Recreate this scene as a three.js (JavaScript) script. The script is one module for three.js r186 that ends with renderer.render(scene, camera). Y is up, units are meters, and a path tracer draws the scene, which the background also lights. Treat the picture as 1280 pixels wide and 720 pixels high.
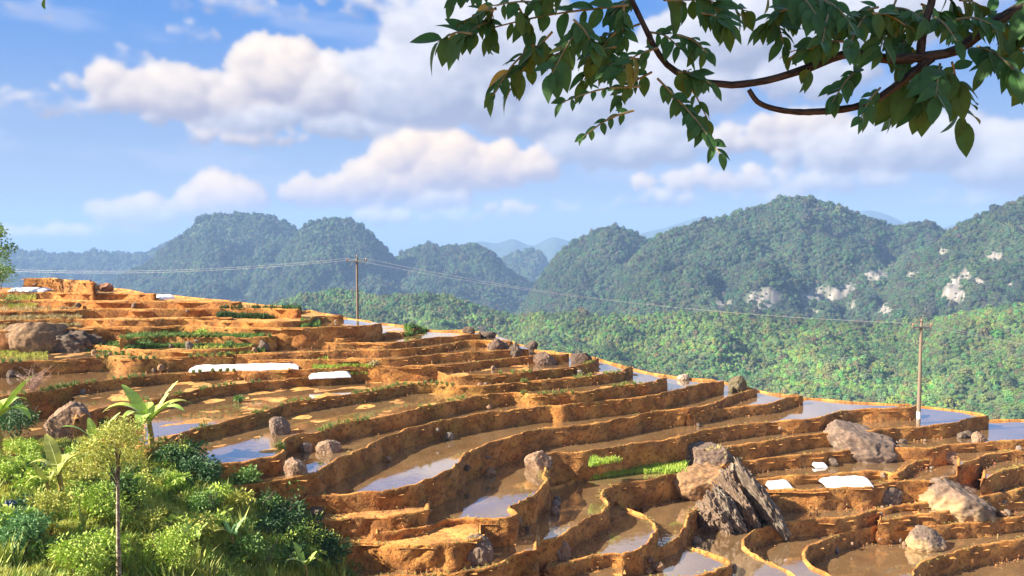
import * as THREE from 'three';
import { mergeGeometries, mergeVertices } from 'three/addons/utils/BufferGeometryUtils.js';
import { createNoise2D, createNoise3D } from 'simplex-noise';

// ---------------------------------------------------------------- camera, sky, sun, exposure
const F = 1000, HORIZON = 300;                       // focal length and eye-level row of the 1280 x 720 photograph
const PITCH = Math.atan((360 - HORIZON) / F);
const scene = new THREE.Scene();
const camera = new THREE.PerspectiveCamera(2 * Math.atan(360 / F) * 180 / Math.PI, 16 / 9, 0.1, 40000);
camera.position.set(0, 0, 0);
camera.rotation.set(-PITCH, 0, 0);
scene.add(camera);

const EXPOSURE = 3.3;
const SUN = new THREE.Vector3(-0.84, 0.54, 0.10).normalize();
const sun = new THREE.DirectionalLight(new THREE.Color(1.0, 0.89, 0.73), 5.0);
sun.position.copy(SUN).multiplyScalar(300);
sun.target.position.set(0, -10, -40); scene.add(sun.target);
sun.castShadow = true;
sun.shadow.mapSize.set(4096, 4096);
Object.assign(sun.shadow.camera, { left: -120, right: 120, top: 120, bottom: -120, near: 1, far: 900 });
scene.add(sun);

function rng(seed) { let a = seed >>> 0; return () => { a = (a + 0x6D2B79F5) | 0; let t = Math.imul(a ^ (a >>> 15), 1 | a); t = (t + Math.imul(t ^ (t >>> 7), 61 | t)) ^ t; return ((t ^ (t >>> 14)) >>> 0) / 4294967296; }; }
const n2 = createNoise2D(rng(11)), n3 = createNoise3D(rng(12));
const fbm2 = (x, y, o = 4) => { let s = 0, a = 0.5, f = 1; for (let i = 0; i < o; i++) { s += a * n2(x * f + i * 17.3, y * f - i * 9.1); a *= 0.5; f *= 2.03; } return s; };
const fbm3 = (x, y, z, o = 4) => { let s = 0, a = 0.5, f = 1; for (let i = 0; i < o; i++) { s += a * n3(x * f + i * 7.7, y * f, z * f - i * 3.1); a *= 0.5; f *= 2.05; } return s; };
const clamp = (v, a = 0, b = 1) => Math.min(b, Math.max(a, v));
const sst = (a, b, v) => { const t = clamp((v - a) / (b - a)); return t * t * (3 - 2 * t); };
const lerp = (a, b, t) => a + (b - a) * t;

// sky: clear blue air with banks of cumulus, in azimuth and elevation (thousandths of a radian); the same weather goes on all round
{
  const W = 2048, H = 1024, data = new Float32Array(W * H * 4), MR = 2000 * Math.PI / W;
  const A = (x, y) => { const az = Math.atan((x - 640) / F); return [az * 1000, Math.atan((HORIZON - y) / F * Math.cos(az)) * 1000]; };
  const puff = [];   // [az, el, half width, half height, thickness, warmth, softness]
  const put = (x, y, w, h, k, warm, soft = 0) => { const [a, e] = A(x, y); if (warm >= .9) { w *= 1.15; h *= 1.4; } puff.push([a, e, w, h, k, warm, soft]); };
  put(250, 120, 140, 30, 1, .55); put(370, 98, 70, 36, 1.1, .6); put(430, 118, 80, 40, 1, .35); put(170, 122, 90, 20, .8, .5, .3); put(60, 132, 70, 12, .6, .4, .6); put(330, 150, 150, 20, .9, .1, .3); put(300, 172, 90, 11, .8, .6, .2); put(450, 150, 110, 28, .9, 0, .4);
  put(540, 110, 110, 60, 1, .05, .7); put(620, 70, 120, 70, 1, .05, .7); put(700, 130, 130, 50, 1, .05, .7); put(560, 30, 90, 34, .8, .1, .8); put(450, 12, 60, 18, .6, .2, .8); put(280, 8, 70, 16, .7, .2, .8); put(250, 48, 26, 13, .5, .2, .9); put(160, 75, 36, 10, .5, .2, .9); put(30, 12, 40, 14, .5, .1, .9); put(350, 22, 40, 12, .5, .2, .9);
  put(535, 205, 55, 26, 1.2, 1); put(595, 212, 70, 20, 1.1, 1); put(490, 228, 55, 22, 1.1, .95); put(660, 208, 42, 14, 1, .95); put(400, 240, 40, 16, .9, .95); put(445, 246, 44, 14, .9, .8); put(530, 248, 70, 18, 1, .45, .2); put(480, 272, 40, 10, .9, .8); put(640, 262, 34, 8, .7, .9, .3); put(560, 272, 60, 10, .7, .3, .5);
  put(285, 247, 36, 17, 1.2, 1); put(250, 256, 30, 12, 1, 1); put(170, 265, 46, 13, 1.1, 1); put(205, 274, 70, 9, .9, .7, .3); put(80, 297, 30, 9, 1.1, 1); put(45, 296, 40, 9, .9, .9); put(130, 290, 70, 7, .6, .6, .6); put(10, 302, 30, 7, .9, .9);
  put(900, 50, 110, 46, 1.1, 0, .5); put(1000, 100, 80, 34, .9, 0, .6); put(830, 110, 90, 50, 1, .05, .6); put(1100, 30, 80, 36, 1, 0, .6); put(780, 180, 110, 34, 1, .1, .6); put(1180, 10, 60, 20, .8, 0, .7);
  put(990, 158, 60, 18, 1, .6, .1); put(930, 178, 70, 18, 1, .5, .2); put(1050, 190, 100, 28, 1, .2, .4); put(1170, 180, 100, 34, 1, .15, .5); put(1260, 200, 70, 40, 1, .1, .5); put(900, 226, 90, 16, .9, .6, .3); put(1030, 228, 120, 16, .8, .2, .5); put(803, 230, 17, 8, 1, .7); put(820, 248, 60, 10, .7, .4, .4); put(960, 250, 90, 9, .6, .2, .7); put(730, 262, 70, 8, .5, .3, .8); put(1180, 250, 90, 9, .5, .1, .8);
  for (const [a, e, w, h] of [[-420, 370, 130, 44], [-180, 400, 150, 60], [60, 380, 170, 60], [320, 420, 160, 60], [-330, 560, 150, 60], [180, 600, 200, 70], [-100, 720, 220, 80], [420, 760, 200, 70], [-420, 860, 200, 80], [60, 1000, 260, 90]]) puff.push([a, e, w, h, 1.1, .05, .5]);
  const top = new Float32Array(W * H), heat = new Float32Array(W * H), soften = new Float32Array(W * H), base = new Float32Array(W * H), SECT = Math.PI * 2000 / 5, r = rng(77);
  for (let sct = -2; sct <= 2; sct++) for (const p of puff) {
    const count = Math.round(10 + p[2] / 5);
    for (let k = 0; k < count; k++) {
      const a = r() * 6.283, q = Math.sqrt(r()), dx = Math.cos(a) * q, dy = Math.sin(a) * q, R = Math.min(p[3], p[2]) * (.34 + .5 * r()) * (1 - .45 * q) * p[4] + 4, lx = p[0] + dx * p[2] * .85 + sct * SECT, ly = p[1] + (dy < 0 ? dy * .45 : dy * .8) * p[3], RX2 = R * 1.25;
      const i0 = Math.floor((lx - RX2 + 4712.389) / MR), i1 = Math.ceil((lx + RX2 + 4712.389) / MR), j0 = Math.max(512, Math.floor(512 + (ly - R) / MR)), j1 = Math.min(H - 1, Math.ceil(512 + (ly + R) / MR));
      for (let j = j0; j <= j1; j++) for (let i = i0; i <= i1; i++) {
        const u = ((i + .5) * MR - 4712.389 - lx) / RX2, v = ((j + .5 - 512) * MR - ly) / R, d = 1 - u * u - v * v; if (d <= 0) continue;
        const z = R * Math.sqrt(d) + R * .25 * k / count, o = j * W + (((i - 1024) % W) + W) % W; if (z > top[o]) { top[o] = z; heat[o] = p[5]; soften[o] = p[6]; base[o] = clamp(.5 + ((j + .5 - 512) * MR - p[1]) / (2.2 * p[3])); }
      }
    }
  }
  const blur = (src, n) => { let a = src; for (let s = 0; s < n; s++) { const b = new Float32Array(W * H); for (let j = 1; j < H - 1; j++) for (let i = 0; i < W; i++) { const l = j * W + (i + W - 1) % W, m = j * W + (i + 1) % W, o = j * W + i; b[o] = (a[o] * 2 + a[l] + a[m] + a[o - W] + a[o + W]) / 6; } a = b; } return a; };
  const t1 = blur(top, 1), t6 = blur(top, 7), ht = blur(heat, 6), so = blur(soften, 6), bs = blur(base, 6);
  for (let j = 0; j < H; j++) {
    const el = ((j + 0.5) / H - 0.5) * Math.PI, e = el * 1000;
    for (let i = 0; i < W; i++) {
      const o1 = j * W + i, az0 = ((i + .5) * MR - 3141.593) + 1570.796, azw = az0 > 3141.593 ? az0 - 6283.185 : az0;
      const t = sst(0, 290, e), z = sst(250, 1400, e);
      let rr = lerp(lerp(.44, .115, t), .07, z), g = lerp(lerp(.56, .31, t), .18, z), b = lerp(lerp(.76, .76, t), .50, z);
      if (el < 0) { rr = .42; g = .55; b = .78; } else {
        const wisp = sst(.12, .6, fbm2(azw / 300, e / 70 + 9, 5) + .05) * .32 * sst(20, 90, e); rr = lerp(rr, .62, wisp); g = lerp(g, .68, wisp); b = lerp(b, .90, wisp);
        const sf = so[o1], hgt = lerp(t1[o1], t6[o1], sst(.15, .7, sf));
        if (hgt > .2) {
          const nz = fbm2(azw / 34, e / 24 + 3, 4), big = fbm2(azw / 110, e / 60, 3), hh = hgt + (nz * 9 + big * 8) * lerp(.9, 1.4, sf), a = sst(0, lerp(3.5, 26, sf), hh) * sst(-2, 14, e) * lerp(1, .86, sf);
          const L = (o1 % W) ? o1 - 1 : o1 + W - 1, Rr = (o1 + 1) % W ? o1 + 1 : o1 + 1 - W, mixed = (q) => lerp(t1[q], t6[q], .35 + .6 * sst(.1, .7, sf)), gx = (mixed(Rr) - mixed(L)) / (2 * MR), gy = (mixed(o1 + W) - mixed(o1 - W)) / (2 * MR), n = 1 / Math.hypot(gx, gy, 1);
          const lam = (gx * .62 - gy * .62 + .55) * n, lit = clamp(.16 + .52 * lam + (bs[o1] - .42) * .75 + nz * .22 + big * .1), w = clamp(ht[o1]);
          const cr = lerp(lerp(.40, .52, w), lerp(.92, 1.24, w), lit), cg = lerp(lerp(.43, .47, w), lerp(.91, 1.0, w), lit), cb = lerp(lerp(.57, .56, w), lerp(.95, .76, w), lit);
          rr = lerp(rr, cr, a); g = lerp(g, cg, a); b = lerp(b, cb, a);
        }
      }
      const o = o1 * 4; data[o] = rr; data[o + 1] = g; data[o + 2] = b; data[o + 3] = 1;
    }
  }
  for (let k = 0; k < data.length; k++) if (k % 4 < 3) data[k] /= EXPOSURE * 0.92;
  const sky = new THREE.DataTexture(data, W, H, THREE.RGBAFormat, THREE.FloatType);
  sky.mapping = THREE.EquirectangularReflectionMapping; sky.magFilter = THREE.LinearFilter; sky.minFilter = THREE.LinearFilter; sky.needsUpdate = true;
  scene.background = sky; scene.environment = sky;
}
const renderer = new THREE.WebGLRenderer({ antialias: true });
renderer.setSize(1024, 576);
renderer.toneMapping = THREE.LinearToneMapping;
renderer.toneMappingExposure = EXPOSURE;
renderer.shadowMap.enabled = true;

// ---------------------------------------------------------------- helpers
const S = 1.35;                                       // metres per unit of the survey below
const RX = new THREE.Vector3(1, 0, 0);
const ray = (x, y) => new THREE.Vector3((x - 640) / F, (360 - y) / F, -1).applyAxisAngle(RX, -PITCH);
const lev = (x, y, h) => { const d = ray(x, y); return d.multiplyScalar(-h / d.y); };        // the point h metres below eye level that is sighted there
const dep = (x, y, D) => { const d = ray(x, y); return d.multiplyScalar(D / -d.z); };        // the point D metres ahead
const CP = Math.cos(PITCH), SP = Math.sin(PITCH);
const survey = (p) => { const y = p.y * CP - p.z * SP, z = p.y * SP + p.z * CP; return [640 + F * p.x / -z, 360 - F * y / -z]; };
const taken = new Map();
function numbered(name) { const n = taken.get(name) ?? 0; taken.set(name, n + 1); return n ? `${name}_${String(n).padStart(3, '0')}` : name; }
function mesh(name, geometry, material, parent) { const m = new THREE.Mesh(geometry, material); m.name = parent ? name : numbered(name); m.castShadow = m.receiveShadow = true; (parent ?? scene).add(m); return m; }
function tag(o, label, category, group, kind) { o.userData = { label, category }; if (group) o.userData.group = group; if (kind) o.userData.kind = kind; return o; }
function base(name, p, turn = 0) { const g = new THREE.Group(); g.name = numbered(name); g.position.copy(p); g.rotation.y = turn; scene.add(g); return g; }
function geo(pos, idx, uv, col) { const g = new THREE.BufferGeometry(); g.setAttribute('position', new THREE.Float32BufferAttribute(pos, 3)); if (uv) g.setAttribute('uv', new THREE.Float32BufferAttribute(uv, 2)); if (col) g.setAttribute('color', new THREE.Float32BufferAttribute(col, 3)); if (idx) g.setIndex(idx); g.computeVertexNormals(); return g; }
function copies(name, geometry, material, list, parent) {     // list of [Matrix4, Color]
  const m = new THREE.InstancedMesh(geometry, material, list.length); m.name = parent ? name : numbered(name); m.castShadow = m.receiveShadow = true;
  list.forEach(([mt, c], i) => { m.setMatrixAt(i, mt); if (c) m.setColorAt(i, c); }); (parent ?? scene).add(m); return m;
}
// a smooth line through points, resampled at equal steps
function smooth(pts, step) {
  if (pts.length < 3) pts = [pts[0], pts[0].clone().lerp(pts[pts.length - 1], .5), pts[pts.length - 1]];
  const c = new THREE.CatmullRomCurve3(pts, false, 'centripetal'); const L = c.getLength();
  return c.getSpacedPoints(Math.max(2, Math.round(L / step)));
}
const along = (table, x) => { if (x <= table[0][0]) return table[0][1]; for (let i = 1; i < table.length; i++) if (x <= table[i][0]) return lerp(table[i - 1][1], table[i][1], (x - table[i - 1][0]) / (table[i][0] - table[i - 1][0])); return table[table.length - 1][1]; };

// tileable noise textures
function tile(N, seed, fn, srgb) {
  const r = rng(seed), perm = new Uint8Array(512); for (let i = 0; i < 256; i++) perm[i] = i;
  for (let i = 255; i > 0; i--) { const j = Math.floor(r() * (i + 1)); [perm[i], perm[j]] = [perm[j], perm[i]]; } for (let i = 0; i < 256; i++) perm[256 + i] = perm[i];
  const val = (x, y, P) => { const xi = Math.floor(x), yi = Math.floor(y), fx = x - xi, fy = y - yi, u = fx * fx * (3 - 2 * fx), v = fy * fy * (3 - 2 * fy); const h = (a, b) => perm[(perm[((a % P) + P) % P & 255] + ((b % P) + P) % P) & 255] / 255; return lerp(lerp(h(xi, yi), h(xi + 1, yi), u), lerp(h(xi, yi + 1), h(xi + 1, yi + 1), u), v); };
  const noise = (u, v, P, o = 4) => { let s = 0, a = .5, t = 0; for (let i = 0; i < o; i++) { s += a * val(u * P + i * 3, v * P + i * 5, P); t += a; a *= .55; P *= 2; } return s / t; };
  const d = new Uint8Array(N * N * 4);
  for (let j = 0; j < N; j++) for (let i = 0; i < N; i++) { const c = fn(i / N, j / N, noise, r), o = (j * N + i) * 4; for (let k = 0; k < 3; k++) d[o + k] = clamp(Math.round(255 * (Array.isArray(c) ? c[k] : c)), 0, 255); d[o + 3] = 255; }
  const t = new THREE.DataTexture(d, N, N); t.wrapS = t.wrapT = THREE.RepeatWrapping; t.magFilter = THREE.LinearFilter; t.minFilter = THREE.LinearMipmapLinearFilter; t.generateMipmaps = true; if (srgb) t.colorSpace = THREE.SRGBColorSpace; t.needsUpdate = true; return t;
}
const mix3 = (a, b, t) => a.map((v, k) => lerp(v, b[k], t));

// ---------------------------------------------------------------- materials of the ground
const soilMap = tile(1024, 5, (u, v, n) => {
  const a = n(u, v, 4, 5), b = n(u + .37, v + .11, 24, 4), c = n(u + .71, v + .43, 90, 3);
  let col = mix3([.67, .47, .25], [.82, .62, .36], sst(.3, .7, a)); col = mix3(col, [.46, .30, .16], sst(.5, .75, b) * .65); col = mix3(col, [.87, .72, .48], sst(.62, .8, c) * .5);
  return col;
}, true);
const soilBump = tile(1024, 6, (u, v, n) => .45 * n(u, v, 10, 4) + .35 * n(u + .3, v, 40, 3) + .2 * sst(.45, .7, n(u, v + .2, 110, 2)), false);
const rockBump = tile(512, 9, (u, v, n) => .6 * n(u, v, 8, 5) + .4 * n(u, v, 50, 3), false);
const waterMap = tile(512, 14, (u, v, n) => { const a = n(u + .08 * n(u, v, 6, 3), v, 5, 5), b = n(u, v, 30, 3); return mix3([.80, .76, .72], [1, 1, 1], clamp(.25 + 1.2 * (a - .35) + .3 * (b - .5))); }, true); waterMap.repeat.set(.16, .16);
const rippleMap = tile(512, 15, (u, v, n) => n(u, v, 20, 3), false); rippleMap.repeat.set(.25, .25);
const M = {};
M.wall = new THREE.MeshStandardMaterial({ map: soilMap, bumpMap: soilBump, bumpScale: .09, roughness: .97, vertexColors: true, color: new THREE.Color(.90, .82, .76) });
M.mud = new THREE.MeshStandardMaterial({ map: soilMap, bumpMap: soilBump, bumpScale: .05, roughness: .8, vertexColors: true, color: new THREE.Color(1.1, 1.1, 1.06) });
M.water = new THREE.MeshPhysicalMaterial({ color: new THREE.Color(.25, .16, .078), specularIntensity: 2, roughness: .03, map: waterMap, bumpMap: rippleMap, bumpScale: .003, ior: 2.33, clearcoat: 1, clearcoatRoughness: .03 });
M.rock = new THREE.MeshStandardMaterial({ roughness: .95, vertexColors: true });

// ---------------------------------------------------------------- the terraced spur: every terrace by its rim and its level below eye height
const SKYLINE = [[-200, 348], [0, 346], [41, 346], [100, 349], [140, 358], [192, 365], [240, 370], [300, 376], [375, 384], [425, 393], [455, 398], [480, 401], [520, 408], [537, 411], [580, 411], [620, 416], [650, 429], [672, 436], [700, 439], [740, 444], [770, 453], [800, 461], [830, 467], [860, 471], [900, 474], [940, 484], [960, 489], [1000, 494], [1060, 500], [1140, 504], [1200, 511], [1240, 518], [1280, 522], [1500, 545]];
// rim [x, y] pairs, level, share of the bed under water, how much moss and grass the bank carries
const T = [
  { h: 1.877, rim: [[30, 348], [60, 348], [100, 351], [118, 352]], wet: 0, moss: .2 },
  { h: 2.565, rim: [[-60, 366], [39, 365], [107, 366], [150, 366], [195, 367]], wet: 0, moss: .1 },
  { h: 2.888, rim: [[-60, 377], [42, 375], [120, 376], [180, 376], [240, 376], [302, 377]], wet: 0, moss: .1 },
  { h: 3.232, rim: [[-60, 390], [82, 387], [125, 386], [190, 386], [275, 385], [330, 385], [376, 386]], wet: 0, moss: .35 },
  { h: 3.694, rim: [[230, 399], [290, 401], [345, 402], [383, 400], [396, 395], [428, 394]], wet: 0, moss: .2 },
  { h: 3.619, rim: [[-60, 402], [107, 398], [150, 399], [237, 397], [290, 396]], wet: 0, moss: .1 },
  { h: 3.952, rim: [[-60, 412], [30, 412], [115, 409], [175, 408], [237, 407], [300, 409], [395, 409], [440, 407], [476, 404]], wet: .1, moss: .15 },
  { h: 4.339, rim: [[150, 424], [200, 421], [260, 421], [325, 421], [345, 420]], wet: .1, moss: .5 },
  { h: 4.565, rim: [[340, 421], [380, 420], [425, 423], [470, 418], [512, 412], [526, 410]], wet: .1, moss: .3 },
  { h: 4.759, rim: [[-60, 431], [0, 429], [50, 428], [132, 432], [180, 437], [225, 437], [295, 435], [340, 429], [435, 428], [500, 427], [540, 422], [575, 419], [600, 417]], wet: .2, moss: .3 },
  { h: 4.995, rim: [[230, 443], [300, 442], [340, 441], [437, 437], [500, 436], [550, 431], [580, 426], [604, 425], [640, 426]], wet: .2, moss: .1 },
  { h: 5.017, rim: [[-60, 456], [32, 451], [80, 449], [135, 446], [160, 448], [225, 446], [292, 443]], wet: .1, moss: .6 },
  { h: 5.264, rim: [[310, 450], [380, 449], [440, 448], [500, 447], [550, 442], [600, 439], [630, 437], [660, 436]], wet: .3, moss: .1 },
  { h: 5.619, rim: [[360, 463], [440, 458], [500, 457], [562, 455], [620, 449], [660, 445], [690, 443], [712, 442]], wet: 0.25, moss: .15 },
  { h: 5.608, rim: [[-60, 500], [30, 492], [80, 483], [125, 476], [200, 468], [260, 464], [320, 463], [365, 462]], wet: 0.3, moss: .6 },
  { h: 5.952, rim: [[94, 524], [120, 512], [150, 505], [200, 497], [257, 485], [320, 477], [380, 471], [440, 467], [495, 464], [547, 464], [562, 469], [620, 467], [687, 462], [725, 456], [740, 452], [748, 446]], wet: 0.08, moss: .5 },
  { h: 6.318, rim: [[182, 566], [205, 551], [232, 539], [268, 530], [302, 522], [340, 511], [370, 502], [470, 487], [500, 481], [532, 479], [570, 481], [600, 482], [650, 477], [725, 471], [765, 466], [782, 461], [790, 458]], wet: 0.08, moss: .6 },
  { h: 6.706, rim: [[240, 588], [265, 582], [310, 575], [345, 569], [356, 563], [350, 556], [356, 549], [375, 542], [395, 539], [432, 528], [482, 519], [540, 506], [582, 497], [642, 490], [664, 492], [725, 489], [765, 483], [812, 477], [834, 471]], wet: 0.25, moss: .45 },
  { h: 7.243, rim: [[270, 609], [290, 606], [355, 598], [392, 591], [410, 580], [435, 568], [460, 557], [495, 541], [540, 528], [600, 517], [650, 510], [688, 506], [698, 507], [707, 506], [750, 501], [800, 496], [842, 488], [885, 477], [905, 475]], wet: 0.45, moss: .4 },
  { h: 7.923, rim: [[375, 621], [415, 617], [470, 614], [520, 606], [530, 600], [562, 587], [582, 568], [607, 555], [640, 545], [675, 536], [725, 531], [777, 522], [820, 514], [867, 509], [893, 503], [912, 495], [945, 485]], wet: 1, moss: .3 },
  { h: 8.247, rim: [[860, 519], [880, 514], [900, 510], [940, 506], [966, 503], [988, 495], [1004, 494]], wet: 1, moss: .1 },
  { h: 6.604, rim: [[-80, 580], [0, 570], [60, 563], [110, 552], [150, 548], [190, 556]], wet: .3, moss: 1 },
  { h: 8.506, rim: [[385, 652], [440, 646], [480, 645], [520, 640], [536, 636]], wet: 0, moss: .3, rough: 2 },
  { h: 8.704, rim: [[668, 572], [695, 566], [730, 564], [780, 556], [820, 550], [850, 546], [872, 539], [892, 535], [955, 527], [1012, 523], [1040, 517], [1062, 511], [1110, 510], [1143, 508], [1146, 505]], wet: 1, moss: .1 },
  { h: 8.934, rim: [[470, 668], [520, 660], [545, 652], [575, 648], [610, 648], [640, 646], [648, 641], [637, 633], [650, 626], [672, 615], [685, 598], [681, 590], [692, 573], [708, 562]], back: [[700, 545], [640, 555], [560, 600], [500, 640], [470, 655]], wet: 1, moss: .2 },
  { h: 9.085, rim: [[385, 684], [450, 678], [520, 681], [570, 677], [600, 672]], wet: 0, moss: .3, rough: 2 },
  { h: 9.313, rim: [[880, 562], [912, 557], [955, 552], [1005, 543], [1040, 540], [1095, 537], [1140, 533], [1192, 528], [1214, 522], [1236, 519]], wet: 1, moss: .1 },
  { h: 9.83, rim: [[385, 722], [480, 720], [560, 716], [620, 706], [645, 694], [672, 688]], wet: .2, moss: .4, rough: 2 },
  { h: 9.922, rim: [[650, 684], [672, 676], [700, 671], [725, 653], [757, 636], [761, 627], [753, 617], [770, 606], [820, 597], [848, 590], [880, 586], [905, 580]], wet: 1, moss: .1 },
  { h: 9.96, rim: [[905, 582], [930, 576], [992, 569], [1042, 565], [1075, 560], [1120, 560], [1162, 560], [1185, 556], [1237, 552], [1290, 549], [1340, 545]], wet: .9, moss: .1 },
  { h: 10.346, rim: [[1196, 582], [1212, 577], [1242, 566], [1285, 561], [1340, 556]], wet: .9, moss: .1 },
  { h: 10.507, rim: [[930, 601], [960, 597], [1020, 593], [1060, 590], [1105, 588], [1118, 591], [1140, 579], [1168, 571], [1180, 566]], wet: 1, moss: .25 },
  { h: 10.634, rim: [[680, 712], [715, 702], [750, 692], [787, 690], [806, 682], [820, 660], [811, 646], [790, 637], [775, 630], [767, 622]], back: [[767, 612], [720, 640], [690, 680]], wet: 1, moss: .1 },
  { h: 10.747, rim: [[1228, 597], [1255, 588], [1290, 580], [1340, 572]], wet: .8, moss: .1 },
  { h: 10.853, rim: [[925, 617], [950, 612], [1020, 611], [1090, 607], [1122, 601], [1160, 600], [1200, 594]], wet: .3, moss: .1 },
  { h: 10.996, rim: [[800, 690], [826, 682], [842, 674], [856, 660], [862, 643], [878, 630], [886, 620], [900, 612]], wet: 1, moss: .1 },
  { h: 11.554, rim: [[1206, 627], [1222, 621], [1250, 616], [1290, 609], [1340, 600]], wet: 1, moss: .1 },
  { h: 11.445, rim: [[770, 728], [805, 722], [869, 719], [904, 709], [914, 702], [891, 691], [869, 684], [850, 681], [838, 676]], back: [[820, 672], [790, 690], [765, 715]], wet: 1, moss: .1 },
  { h: 11.782, rim: [[1012, 742], [992, 717], [980, 709], [949, 695], [932, 684], [933, 672], [941, 664], [969, 655], [1002, 650], [1064, 645], [1095, 636], [1130, 631], [1162, 627], [1180, 622]], back: [[1180, 600], [1060, 610], [950, 620], [880, 630], [850, 680], [850, 740]], wet: 1, moss: .15 },
  { h: 12.004, rim: [[1100, 650], [1150, 643], [1192, 638], [1240, 630], [1290, 622], [1340, 615]], wet: .2, moss: .1 },
  { h: 12.425, rim: [[1045, 748], [1038, 718], [1016, 707], [1008, 697], [1009, 687], [1024, 677], [1042, 670], [1062, 664], [1100, 657], [1150, 657], [1230, 651], [1290, 643], [1340, 636]], back: [[1340, 620], [1200, 625], [1100, 630], [1000, 635], [940, 670], [940, 748]], wet: 1, moss: .1 },
  { h: 13.06, rim: [[1130, 745], [1140, 720], [1150, 706], [1170, 696], [1222, 683], [1290, 671], [1340, 662]], back: [[1340, 645], [1200, 655], [1100, 650], [1010, 690], [1010, 745]], wet: .9, moss: .1 },
  { h: 13.864, rim: [[880, 770], [1000, 765], [1100, 760], [1200, 745], [1290, 728], [1340, 720]], wet: 1, moss: .1 },
  { h: 11.014, rim: [[380, 775], [500, 765], [600, 755], [700, 750], [780, 745]], wet: .2, moss: .3, rough: 2 },
  { h: 14.895, rim: [[500, 880], [700, 860], [900, 850], [1100, 830], [1290, 800], [1400, 780]], wet: .5, moss: .2 },
];
for (const t of T) { t.h = 7.92 + (t.h - 7.92) * .93; t.y = -t.h * S; }

const inside = (poly, x, z) => { let c = false; for (let i = 0, j = poly.length - 1; i < poly.length; j = i++) { const a = poly[i], b = poly[j]; if ((a.z > z) !== (b.z > z) && x < (b.x - a.x) * (z - a.z) / (b.z - a.z) + a.x) c = !c; } return c; };
const SOILTONE = (x, y, z, moss, out, crust = 0) => {   // orange loam with paler, redder and mossy patches
  const a = fbm3(x * .22, y * .5, z * .22, 3), b = fbm3(x * .9 + 9, y * 1.6, z * .9, 3), mz = n2(x * .07 + 3, z * .07), mo = moss, m = sst(.25 - (mo + .35 * Math.max(0, mz)) * .75, .55 - moss * .5, fbm3(x * .5 + 40, y * .9, z * .5, 4)) * Math.min(1, (moss + .3 * Math.max(0, mz)) * 1.5);
  let c = [1.0 + a * .3, .95 + a * .24, .80 - a * .05]; c = mix3(c, [1.06, .78, .52], sst(.05, .4, b) * .5); c = mix3(c, [.50, .46, .42], sst(.02, .4, -b) * .7);
  c = mix3(c, [.50, .62, .40], m * .75); if (crust) c = mix3(c, [1.35, 1.28, .95], crust * (.6 + .4 * b));
  out.push(...c);
};
const terraces = [];
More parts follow.
